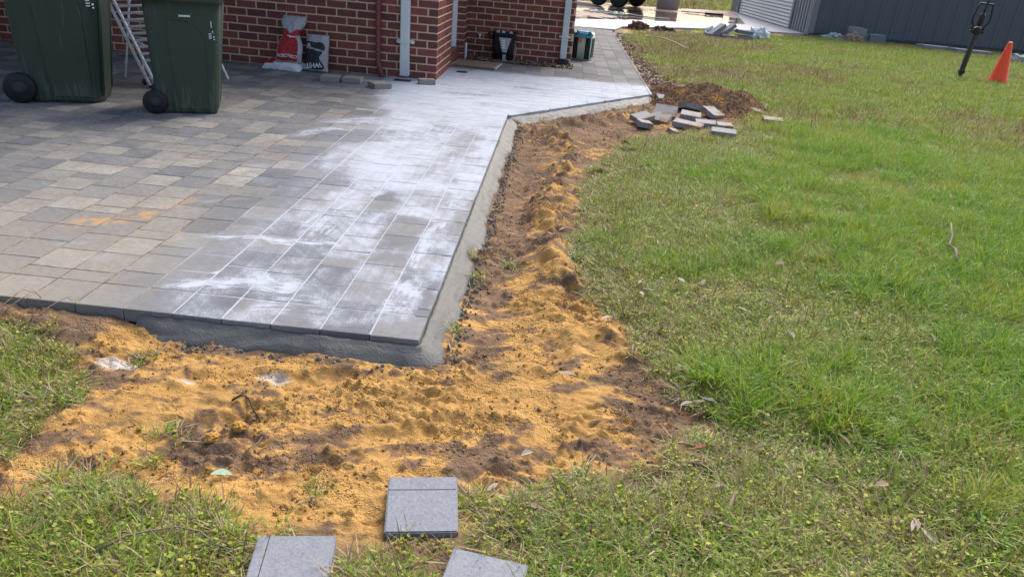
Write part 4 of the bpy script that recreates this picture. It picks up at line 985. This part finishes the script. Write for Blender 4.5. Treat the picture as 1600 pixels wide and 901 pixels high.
crumple('plastic_wrap', (5.35, 21.3, 0), (.32, .24, .24), 'crumpled white plastic wrap right of the far stack of grey pavers', 'plastic', 2.2, MT['plastic'])
crumple('plastic_wrap', (3.98, 21.2, 0), (.14, .14, .16), 'small scrunched white plastic bag left of the far stack of grey pavers', 'plastic', 5.1, MT['plastic'])
crumple('rubble_heap', (8.35, 24.0, -.04), (.45, .25, .16), 'low heap of grey rubble at the shed corner', 'rubble', 3.3, MT['blockg'])
crumple('dry_plant', (8.75, 23.8, -.04), (.35, .25, .22), 'low mound of dry orange-brown debris between rubble and grey blocks', 'debris', 8.3, MT['leaf'])
crumple('rubble_heap', (12.75, 22.0, -.04), (.25, .25, .14), 'grey stone lump half hidden behind the orange cone', 'rubble', 6.1, MT['blockg'])
crumple('earth_clump', (2.05, 21.0, -.03), (.28, .2, .18), 'dark clump of turned earth beside the pale path end', 'soil heap', 1.2, MT['bark'])
crumple('earth_clump', (2.75, 21.0, -.03), (.35, .2, .12), 'greyish clump of earth right of the dark clump by the pale path', 'soil heap', 9.2, MT['dtwig'])
g4 = 'grey pavers stacked beyond the lawn'
k = 0
for (x, y, z, rot, lab) in [(4.05, 20.85, .02, (0, 0, 10), 'lowest left paver of the far stack beyond the lawn'), (4.45, 20.7, .02, (0, 0, -5), 'lowest front paver of the far stack beyond the lawn'), (4.85, 20.85, .03, (0, 0, 4), 'lowest right paver of the far stack beyond the lawn'),
                            (4.15, 20.95, .16, (0, -38, 10), 'paver leaning at the left side of the far stack'), (4.42, 20.95, .18, (0, -42, 6), 'middle leaning paver of the far stack'), (4.85, 20.9, .16, (0, 4, 3), 'paver lying on top of the right part of the far stack')]:
    loose_paver(x, y, z, rot, lab, (.40, .36, .09), 'loose_new', g4)
g5 = 'grey blocks along the shed wall'
for (x, y, z, rot, lab, s) in [(9.05, 24.2, .08, (0, 0, 12), 'lower grey block in the middle of the trio by the shed wall', (.5, .4, .26)), (9.0, 24.25, .29, (4, 3, 20), 'grey block lying on top of the trio by the shed wall', (.42, .36, .16)), (9.55, 24.1, .10, (0, 0, -6), 'rightmost grey block of the trio by the shed wall', (.46, .4, .26))]:
    loose_paver(x, y, z, rot, lab, s, 'loose_new', g5)
for (x, y, rot, lab, s) in [(11.2, 23.7, (0, 1, 8), 'left grey slab lying in front of the shed behind the steel tool', (1.0, .5, .12)), (12.0, 23.3, (0, 1, 5), 'right grey slab lying in front of the shed behind the orange cone', (1.1, .5, .12))]:
    loose_paver(x, y, .03, rot, lab, s, 'loose_new', 'grey slabs lying before the shed')

# orange cone
cn = empty('traffic_cone', (8.83, 15.75, gz(8.83, 15.75)), 0, (R(1), R(-2), R(30))); tag(cn, 'plain orange traffic cone standing in the grass before the shed', 'traffic cone')
obj('cone_body', lathe([(.185, .030), (.175, .05), (.042, .79), (.038, .805), (.026, .81)], 32), MT['cone'], cn, True)
obj('base', box(.38, .38, .03, .01), MT['cone'], cn)

# upright steel tool
tl = empty('ground_tool', (8.30, 16.2, gz(8.3, 16.2)), 0, (R(2), R(2), 0)); tag(tl, 'dark steel tool with a wishbone handle stuck upright in the lawn beside the cone', 'garden tool')
obj('shaft', lathe([(.03, -.05), (.045, .12), (.052, .14), (.052, .90), (.0, .90)], 12), MT['darksteel'], tl)
obj('shaft_tip', join(bbox(-.05, .05, -.055, .055, .10, .17, .01)), MT['black'], tl)
obj('collar', join(lathe([(.06, .88), (.08, .90), (.08, .99), (.05, 1.02)], 14), bbox(-.14, .14, -.03, .03, .90, .95, .008)), MT['black'], tl)
obj('handle', tube([(-.12, 0, .93), (-.10, 0, 1.02), (-.16, 0, 1.10), (-.17, 0, 1.2), (-.145, 0, 1.36), (-.13, 0, 1.45), (.13, 0, 1.45), (.145, 0, 1.36), (.17, 0, 1.2), (.16, 0, 1.10), (.10, 0, 1.02), (.12, 0, .93)], .019, 8), MT['black'], tl, True)
obj('grip', lathe([(.02, 1.03), (.05, 1.06), (.058, 1.12), (.055, 1.24), (.03, 1.28)], 12), MT['black'], tl)
obj('pole', tube([(0, 0, 1.27), (.03, 0, 1.9)], .018, 8), MT['binp'], tl, True)

# ------------------------------------------------------------------ clods, leaves, sticks
def clod(x, y, r_, label, seed):
    bm = bmesh.new(); bmesh.ops.create_icosphere(bm, subdivisions=3, radius=r_)
    for v in bm.verts:
        q = v.co/r_; v.co *= .85+.35*mnoise.noise(q*1.3+Vector((seed, 0, 0)))+.30*mnoise.noise(q*3.2+Vector((seed, 1, 0)))+.12*mnoise.noise(q*8)
        v.co.z *= .7
    me_ = bpy.data.meshes.new('sand_clod'); bm.to_mesh(me_); bm.free(); me_.materials.append(MT['sandclod'])
    o = bpy.data.objects.new('sand_clod', me_); link(o); o.location = (x, y, gz(x, y)+r_*.45); tag(o, label, 'clod', 'yellow sand clods')
clod(-1.035, 1.975, .026, 'rounded yellow sand clod, left of the pair on the trampled sand', 1.)
clod(-.965, 2.03, .026, 'angular yellow sand clod, right of the pair on the trampled sand', 4.)
def leaf_mesh(l, w_, mat, curl):
    n = 8; V, F = [], []
    for i in range(n+1):
        t = i/n; ww = w_*math.sin(math.pi*min(1, t*.93+.05))**.8*(1-.3*t); z = curl*math.sin(t*3)*l
        c = (t-.5)*l; b_ = .12*l*math.sin(t*2.5)
        V += [(c, b_-ww/2, z+ww*.25), (c, b_, z), (c, b_+ww/2, z+ww*.25)]
    for i in range(n): F += [[i*3, i*3+1, i*3+4, i*3+3], [i*3+1, i*3+2, i*3+5, i*3+4]]
    m_ = mesh('fallen_leaf', V, F, MT[mat]); return m_
LM = {(m_, k): leaf_mesh(l, w_, m_, c) for m_ in ('leaf', 'leafp', 'leafg', 'leafr') for k, (l, w_, c) in enumerate(((.065, .022, .04), (.05, .03, .02), (.085, .018, .06)))}
def leaf(x, y, mat, k, rz, label, group=None, s=1., up=.0):
    o = bpy.data.objects.new('fallen_leaf', LM[(mat, k)]); link(o); o.location = (x, y, gz(x, y)+.024+up); o.scale = (s, s, s)
    o.rotation_euler = (random.uniform(-.15, .15), random.uniform(-.15, .15), R(rz)); tag(o, label, 'leaf', group); return o
leaf(-.925, 1.80, 'leafg', 1, 12, 'pale grey-green leaf lying on the yellow sand', s=1.3)
leaf(.78, 3.66, 'leafp', 1, 110, 'broad pale leaf standing out in the grass beside the sand ridge', s=1.3, up=.04)
leaf(.18, 2.63, 'leafp', 0, 5, 'pale flat leaf on the sand right of the concrete corner', s=1.1)
leaf(.035, 2.075, 'leafp', 1, 20, 'cream leaf on the sand just beyond the speckled paver', s=.9)
leaf(1.42, 4.05, 'leaf', 1, 10, 'tan leaf lying in the middle of the green grass', s=1.5, up=.05)
leaf(.66, 2.22, 'leafr', 0, 20, 'dark red leaf at the edge of the brown soil', s=.9)
gl = 'dead leaves scattered through the near lawn'
lc = 0
while lc < 46:
    x, y = random.uniform(-.2, 3.2), random.uniform(1.5, 4.6)
    if not in_view(x, y, -.05, -20): continue
    s_ = float(poly_sd(np.array([x]), np.array([y]), BARE)[0])
    if s_ < -.25 or (s_ > .9 and random.random() < .75) or float(poly_sd(np.array([x]), np.array([y]), PAV)[0]) < .2: continue
    leaf(x, y, random.choice(('leaf', 'leaf', 'leafp')), random.choice((0, 0, 1, 2)), random.uniform(0, 360), 'small dead brown leaf lying in the thin grass beside the dug soil', gl, random.uniform(.7, 1.15), random.uniform(0, .03)); lc += 1
def stick(name, pts, r_, mat, label, cat='stick'):
    P = [(x, y, gz(x, y)+z) for x, y, z in pts]; n = len(P)
    o = obj(name, tube(P, [r_*(1-.5*i/n) for i in range(n)], 6), MT[mat], None, True); tag(o, label, cat)
stick('twig', [(2.62, 4.44, .05), (2.65, 4.53, .09), (2.69, 4.62, .085), (2.685, 4.70, .08), (2.73, 4.77, .12), (2.76, 4.86, .13), (2.80, 4.96, .15)], .010, 'twig', 'crooked grey-brown twig lying in the lush grass on the right')
stick('twig', [(-1.07, 2.215, .004), (-1.04, 2.235, .010), (-1.01, 2.225, .010), (-.985, 2.20, .010), (-.955, 2.17, .006), (-.94, 2.15, .004)], .0042, 'dtwig', 'dark bent stick on the yellow sand in front of the concrete')
stick('twig', [(.62, 1.78, .01), (.68, 1.86, .02), (.73, 1.98, .03)], .008, 'twig', 'short grey stick in the thin grass at the lower right')
stick('twig', [(.60, 2.13, .01), (.66, 2.12, .014), (.74, 2.09, .012)], .008, 'dtwig', 'dark flat stick beside the spilt sand at the lower right')
stick('twig', [(-1.10, 1.42, .03), (-1.04, 1.47, .045), (-.99, 1.49, .05), (-.93, 1.53, .04), (-.86, 1.52, .045), (-.80, 1.49, .035), (-.74, 1.47, .04)], .0035, 'twig', 'pale trailing runner in the grass left of the cut-off paver')
stick('twig', [(-.90, 1.95, .004), (-.885, 1.99, .010), (-.87, 2.05, .008), (-.84, 2.10, .012), (-.83, 2.13, .008)], .0022, 'leafp' if 0 else 'twig', 'thin straw stem across the trampled sand')
stick('root_end', [(-.345, 2.68, .0), (-.33, 2.74, .03), (-.35, 2.80, .025)], .005, 'leaf', 'small tan root poking out beside the concrete corner', 'root')
stick('root_end', [(-.25, 6.9, .0), (-.27, 6.95, .06), (-.22, 7.05, .07)], .007, 'twig', 'small pale root looped beside the concrete edge far corner', 'root')
for i, (x, y) in enumerate(((-2.15, 2.64), (-2.2, 2.60), (-2.0, 2.62))):
    stick('dry_stalk', [(x-.05, y-.15, .0), (x-.03, y-.08, .045), (x+.01, y-.03, .06), (x+.05, y+.02, .085), (x+.045, y+.06, .10), (x+.07, y+.10, .12)], .0028, 'leaf', ['leftmost pale dry stem leaning over the old paving corner', 'lower pale dry stem by the old paving corner', 'rightmost pale dry stem by the old paving corner'][i], 'stem')

# ------------------------------------------------------------------ scattered instances: grass, crumbs, mulch
def crumb(seed, mat):
    bm = bmesh.new(); bmesh.ops.create_icosphere(bm, subdivisions=2, radius=1)
    for v in bm.verts: v.co *= .75+.5*mnoise.noise(v.co*1.4+Vector((seed, 0, 0)))+.2*mnoise.noise(v.co*3.5+Vector((seed, 2, 0))); v.co.z *= .7
    me_ = bpy.data.meshes.new('crumb'); bm.to_mesh(me_); bm.free(); me_.materials.append(mat); return me_
def scatter(name, pts, kind, rot, scl, tint, protos, label, cat):
    col = bpy.data.collections.new(name+'_pieces')
    for i, pm_ in enumerate(protos): col.objects.link(bpy.data.objects.new('%s_piece_%02d' % (name, i), pm_))
    me_ = bpy.data.meshes.new(name); n = len(pts); me_.vertices.add(n); me_.vertices.foreach_set('co', np.asarray(pts, np.float32).ravel())
    def at_(nm, ty, arr, key):
        q = me_.attributes.new(nm, ty, 'POINT'); q.data.foreach_set(key, np.asarray(arr).ravel())
    at_('kind', 'INT', kind.astype(np.int32), 'value'); at_('rot', 'FLOAT_VECTOR', rot.astype(np.float32), 'vector'); at_('scl', 'FLOAT_VECTOR', scl.astype(np.float32), 'vector'); at_('tint', 'FLOAT', tint.astype(np.float32), 'value')
    ng = bpy.data.node_groups.new(name, 'GeometryNodeTree')
    ng.interface.new_socket('Geometry', in_out='INPUT', socket_type='NodeSocketGeometry'); ng.interface.new_socket('Geometry', in_out='OUTPUT', socket_type='NodeSocketGeometry')
    N = ng.nodes.new; gi, go = N('NodeGroupInput'), N('NodeGroupOutput'); io = N('GeometryNodeInstanceOnPoints'); ci = N('GeometryNodeCollectionInfo')
    ci.inputs[0].default_value = col; ci.inputs[1].default_value = True; ci.inputs[2].default_value = True
    def na(nm, ty):
        q = N('GeometryNodeInputNamedAttribute'); q.data_type = ty; q.inputs[0].default_value = nm; return [s for s in q.outputs if s.enabled and s.name == 'Attribute'][0]
    er = N('FunctionNodeEulerToRotation'); L = ng.links.new
    L(gi.outputs[0], io.inputs['Points']); L(ci.outputs[0], io.inputs['Instance']); io.inputs['Pick Instance'].default_value = True
    L(na('kind', 'INT'), io.inputs['Instance Index']); L(na('rot', 'FLOAT_VECTOR'), er.inputs[0]); L(er.outputs[0], io.inputs['Rotation']); L(na('scl', 'FLOAT_VECTOR'), io.inputs['Scale'])
    L(io.outputs[0], go.inputs[0])
    o = bpy.data.objects.new(name, me_); link(o); md = o.modifiers.new('scatter', 'NODES'); md.node_group = ng
    return tag(o, label, cat, None, 'stuff')
def visible_mask(x, y, z, mx=60, my=90):
    q = np.stack([x, y, z-CAM_H], -1); d = q@np.array(fw); d = np.maximum(d, .3)
    px = 800+F_PX*(q@np.array(RV))/d; py = 450.5-F_PX*(q@np.array(UV))/d
    return (px > -mx) & (px < 1600+mx) & (py > -my) & (py < 901+my*2.2)
DRV = [(-14, 19.0), (.3, 19.5), (1.4, 19.75), (1.65, 20.9), (3.4, 22.5), (5.57, 24.1), (7.6, 24.8), (16.6, 26.0), (17, 40), (8, 40), (7.75, 37.0), (4.14, 34.0), (-14, 34)]
GM = [MT['ggreen'], MT['gdry'], MT['gweed']]
def tile(rad, tufts, specs, weeds, seed, wl=.0052):
    """a round patch of turf; specs: (count, hmin, hmax, width, lean, curve, material, segments)"""
    rg = random.Random(seed); V, F, B, MI = [], [], [], []
    cen = [(rad*math.sqrt(rg.random())*.95, rg.uniform(0, 6.283), rg.random(), rg.uniform(.7, 1.25)) for _ in range(tufts)]
    cen = [(r_*math.cos(a_), r_*math.sin(a_), tv, hs) for r_, a_, tv, hs in cen]
    for (cnt, hmin, hmax, w_, lean, curve, mi, seg) in specs:
        for _ in range(cnt):
            cx, cy, tv0, hs = rg.choice(cen); sp_ = rad*.13; px, py = cx+rg.gauss(0, sp_), cy+rg.gauss(0, sp_)
            h_ = rg.uniform(hmin, hmax)*hs; la = math.atan2(py-cy, px-cx)+rg.gauss(0, .8); th = abs(rg.gauss(lean, lean*.45)); ww = w_*rg.uniform(.55, 1.25); cu = curve*rg.uniform(.2, 1.6)
            dx, dy = math.cos(la), math.sin(la); tw = rg.uniform(-.9, .9); ox, oy = -dy*math.cos(tw)+dx*math.sin(tw), dx*math.cos(tw)+dy*math.sin(tw)
            tv = min(1, max(0, .55*tv0+.45*rg.random())); m = len(V); x, y, z = px, py, -.012 if lean < 1 else rg.uniform(.0, .02)
            for i in range(seg+1):
                t = i/seg; wd = ww*(1-t**1.8)*.5+.0002
                V += [(x-ox*wd, y-oy*wd, z), (x+ox*wd, y+oy*wd, z)]; B += [tv, tv]
                st = h_/seg; x += dx*math.sin(th)*st; y += dy*math.sin(th)*st; z = max(z+math.cos(th)*st, .003); th += cu
            for i in range(seg): F.append([m+2*i, m+2*i+1, m+2*i+3, m+2*i+2]); MI.append(mi)
    for _ in range(weeds):
        cx, cy, tv0, hs = rg.choice(cen); px, py, pz = cx+rg.gauss(0, rad*.12), cy+rg.gauss(0, rad*.12), rg.uniform(.006, .04); sz = wl*rg.uniform(.5, 1.4); tv = rg.random()
        tx, ty = rg.uniform(-.6, .6), rg.uniform(-.6, .6); m = len(V); ro = rg.uniform(0, 6.28)
        for i in range(5):
            q = ro+i*1.2566; lx, ly = sz*math.cos(q)*(1.3 if i == 0 else .9), sz*math.sin(q); V.append((px+lx, py+ly, pz+lx*tx+ly*ty)); B.append(tv)
        F.append([m+i for i in range(5)]); MI.append(2)
    me_ = mesh('turf', V, F, None)
    for q in GM: me_.materials.append(q)
    me_.polygons.foreach_set('material_index', MI); at_ = me_.attributes.new('bl', 'FLOAT', 'POINT'); at_.data.foreach_set('value', B); return me_
protos = []
for i in range(4): protos.append(tile(.17, 24, [(340, .06, .16, .0060, .42, .28, 0, 4), (420, .03, .08, .0046, .75, .3, 0, 3), (60, .04, .10, .0034, 1.35, .1, 1, 2)], 40, 10+i))   # 0-3 lush
for i in range(4): protos.append(tile(.17, 30, [(660, .03, .085, .0048, .70, .32, 0, 3), (90, .07, .12, .0048, .5, .3, 0, 4), (110, .04, .10, .0034, 1.35, .1, 1, 2)], 60, 30+i)) # 4-7 short
for i in range(4): protos.append(tile(.17, 26, [(680, .025, .075, .0050, .80, .3, 0, 3), (60, .07, .13, .0050, .6, .3, 0, 4), (150, .03, .09, .0036, 1.4, .08, 1, 2)], 85, 50+i)) # 8-11 mixed dry
THIN = 21
for i in range(3): protos.append(tile(.06, 6, [(34, .03, .09, .0046, .7, .3, 0, 3), (30, .03, .09, .0034, 1.35, .1, 1, 2)], 14, 70+i))                                          # 12-14 small edge tufts
for i in range(3): protos.append(tile(.38, 38, [(500, .03, .12, .0095, .50, .25, 0, 3), (150, .05, .12, .007, 1.2, .1, 1, 2)], 0, 90+i))                                        # 15-17 far green
for i in range(3): protos.append(tile(.38, 38, [(340, .03, .09, .0090, .65, .25, 0, 2), (330, .05, .12, .007, 1.2, .1, 1, 2)], 0, 110+i))                                       # 18-20 far mixed
for i in range(3): protos.append(tile(.17, 20, [(400, .025, .075, .0050, .85, .3, 0, 3), (40, .06, .12, .0050, .7, .3, 0, 4), (170, .03, .10, .0036, 1.42, .06, 1, 2)], 110, 130+i))   # 21-23 thin
BLOCK = [(o.location.x, o.location.y) for o in bpy.data.objects if o.name.startswith('loose_paver') and o.location.y < 9.5 and o.location.x > -.7]
def lawn_points(x0, x1, y0, y1, mode, dens):
    n = int((x1-x0)*(y1-y0)*dens); k_ = math.sqrt((x1-x0)*(y1-y0)/max(n, 1))
    gx, gy = np.meshgrid(np.arange(x0, x1, k_), np.arange(y0, y1, k_)); x = gx.ravel()+RNG.uniform(-.45, .45, gx.size)*k_; y = gy.ravel()+RNG.uniform(-.45, .45, gx.size)*k_
    z = gz_np(x, y); m = visible_mask(x, y, z, 120, 150); x, y, z = x[m], y[m], z[m]
    sb = poly_sd(x, y, BARE); pd = poly_sd(x, y, PAV); dv = poly_sd(x, y, DRV)
    n1 = fbm(x, y, 1.3, 3, 2); n2 = fbm(x, y, 5, 3, 4); near = sstep(.9, .0, sb)*(y < 9)
    lush = n1+.34*(np.maximum(sstep(.5, 2.2, x-.15*y+.3), .35*sstep(-.5, -1.3, x))-.5)+.16*(n2-.5)
    u = RNG.random(len(x)); wob = .20*(fbm(x, y, 7, 3, 5)-.5)
    if mode == 'edge':
        keep = (sb+wob > -.03) & (sb < .34) & (u < .30+.5*sstep(.4, .6, n2)); keep |= (sb > -.4) & (sb < 0) & (u < .012) & (n2 > .5)
        keep &= pd > .07
    elif mode == 'near': keep = (sb+wob > .17) & (pd > .24)
    else: keep = (sb > .15) & (pd > .35)
    keep &= dv > (.05 if mode != 'far' else .3)
    mar = np.exp(-(line_d(x, y, [(2.0, 20.6), (4.3, 22.3), (7.2, 24.6), (10, 24.6), (15.2, 25.2)])/.45)**2); keep &= RNG.random(len(x)) > mar*1.1
    lit = np.exp(-((x-1.5)/.28)**2)*(y > 10)*(y < 20); keep &= RNG.random(len(x)) > lit*1.1
    keep &= np.hypot((x-1.98)/.85, (y-9.95)/.8) > (.9 if mode == 'edge' else 1.1)
    for bx, by in BLOCK:
        r_ = .135 if mode == 'edge' else (.23 if by < 2.2 else .17); keep &= ~((np.abs(x-bx) < r_) & (np.abs(y-by) < r_))
    x, y, z, lush, n2, near, sb = (a[keep] for a in (x, y, z, lush, n2, near, sb)); n = len(x); q = lush+RNG.normal(0, .06, n)-.12*near-.16*np.exp(-(((x-.9)/.75)**2+((y-2.0)/.55)**2))-.08*np.exp(-(((x-.9)/.6)**2+((y-4.6)/1.6)**2))
    if mode == 'edge': kind = RNG.integers(12, 15, n)
    elif mode == 'near': kind = np.where((q > .54) & (x > -.3), RNG.integers(0, 4, n), np.where(q > .46, RNG.integers(4, 8, n), np.where(q > .36, RNG.integers(8, 12, n), RNG.integers(21, 24, n))))
    else: kind = np.where(q+.25*(fbm(x, y, .8, 3, 1)-.5) > .52, RNG.integers(15, 18, n), RNG.integers(18, 21, n)); keepf = RNG.random(n)
    s = RNG.uniform(.8, 1.15, n); rot = np.stack([RNG.normal(0, .05, n), RNG.normal(0, .05, n), RNG.uniform(0, 6.283, n)], -1)
    tint = np.clip(.33+.30*(np.clip(lush, .3, .8)-.5)+.45*(n2-.5)+RNG.normal(0, .09, n)-(.12 if mode == 'far' else 0), 0, 1)
    return np.stack([x, y, z], -1), kind, rot, np.stack([s, s, s*RNG.uniform(.8, 1.15, n)], -1), tint
parts_ = [lawn_points(-3.4, 5.0, .8, 3.2, 'near', 62), lawn_points(-.3, 6.5, 3.2, 5.5, 'near', 52), lawn_points(-.3, 9, 5.5, 9.0, 'near', 40), lawn_points(-.3, 13, 8.8, 15, 'far', 13), lawn_points(0, 19, 15, 26.5, 'far', 9), lawn_points(0, 14, 34.2, 60, 'far', 1.2),
          lawn_points(-3.2, 3.2, 1.2, 4.0, 'edge', 620), lawn_points(-.3, 3.2, 4.0, 12.5, 'edge', 330)]
parts_[5][3][:] *= 2.6
BLOCK = BLOCK[:3]
P_ = [np.concatenate([q[i] for q in parts_]) for i in range(5)]
scatter('lawn_grass', *P_, protos, 'rough green lawn grass with dry straw and small weeds', 'grass')
# crumbs of soil
cr = [crumb(i*3.7, MT['earth_crumb'] if 'earth_crumb' in MT else MT['sandclod']) for i in range(3)]+[crumb(20+i*3.7, MT['soilcr']) for i in range(3)]+[crumb(40+i*3.7, MT['mortcr']) for i in range(3)]
n = 36000; x = RNG.uniform(-2.2, 2.9, n); y = 1.4+9.2*RNG.random(n)**1.8; sb = poly_sd(x, y, BARE); pd = poly_sd(x, y, PAV)
m = (sb < .12) & (pd > .13) & (fbm(x, y, 5, 3, 3) > .47) & (np.hypot((x-1.98)/.85, (y-9.95)/.8) > .85); x, y = x[m], y[m]; n = len(x)
ii = np.clip(np.searchsorted(xs, x), 0, nx-1); jj = np.clip(np.searchsorted(ys, y), 0, ny-1); isy = C[jj, ii, 0] > .36
s = np.clip(RNG.lognormal(-5.6, .5, n), .0015, .014)
kd = np.where(isy, RNG.integers(0, 3, n), RNG.integers(3, 6, n)); zc = gz_np(x, y)+s*.3
nm = 700; ym = RNG.uniform(2.65, 7.5, nm); xm = -.345+np.abs(RNG.normal(0, .035, nm)); nf = 60; xf_ = RNG.uniform(-1.6, -.4, nf); yf_ = 2.585-np.abs(RNG.normal(0, .02, nf))
nmo = 5000; am = RNG.uniform(0, 6.283, nmo); rm = np.sqrt(RNG.random(nmo))*1.0; xo, yo = 1.98+.85*rm*np.cos(am), 9.95+.8*rm*np.sin(am)
_dg = bpy.context.evaluated_depsgraph_get(); mo = bpy.data.objects['soil_mound']; mz = np.array([v.co[2] for v in mo.data.vertices]).reshape(150, 150)
zo = mz[np.clip(((yo-9.95)/.8+1.15)/2.3*149, 0, 149).astype(int), np.clip(((xo-1.98)/.85+1.15)/2.3*149, 0, 149).astype(int)]
s = np.concatenate([s, np.clip(RNG.lognormal(-5.0, .45, nm+nf), .002, .018), np.clip(RNG.lognormal(-4.9, .5, nmo), .003, .020)])
x = np.concatenate([x, xm, xf_, xo]); y = np.concatenate([y, ym, yf_, yo]); zc = np.concatenate([zc, gz_np(xm, ym)+.004, gz_np(xf_, yf_)+.004, zo])
kd = np.concatenate([kd, RNG.integers(6, 9, nm+nf), RNG.integers(3, 6, nmo)]); n = len(x)
scatter('soil_crumbs', np.stack([x, y, zc], -1), kd, RNG.uniform(0, 6.28, (n, 3)), np.stack([s, s, s], -1), RNG.random(n), cr, 'loose crumbs of sand and soil on the dug strip', 'soil')
# mulch chips and leaf litter
chip = [mesh('chip', *box(.05, .018, .006, .002, False), MT[m_]) for m_ in ('bark', 'wood', 'bark', 'leaf')]
n = 1500; x = RNG.uniform(-1.44, .23, n); y = RNG.uniform(11.57, 11.99, n); s = RNG.uniform(.5, 1.2, n)
n2_ = 2600; x2 = RNG.normal(1.55, .16, n2_); y2 = RNG.uniform(10.5, 19.5, n2_); m = x2 > 1.31; x2, y2 = x2[m], y2[m]
xa = np.concatenate([x, x2]); ya = np.concatenate([y, y2]); za = np.concatenate([np.full(n, .0)+RNG.uniform(-.008, .02, n), gz_np(x2, y2)+.012]); s = RNG.uniform(.5, 1.3, len(xa))
scatter('bark_litter', np.stack([xa, ya, za], -1), RNG.integers(0, 4, len(xa)), np.stack([RNG.normal(0, .4, len(xa)), RNG.normal(0, .4, len(xa)), RNG.uniform(0, 6.28, len(xa))], -1), np.stack([s, s, s], -1), RNG.random(len(xa)), chip, 'bark chips and leaf litter in the bed and along the path', 'mulch')
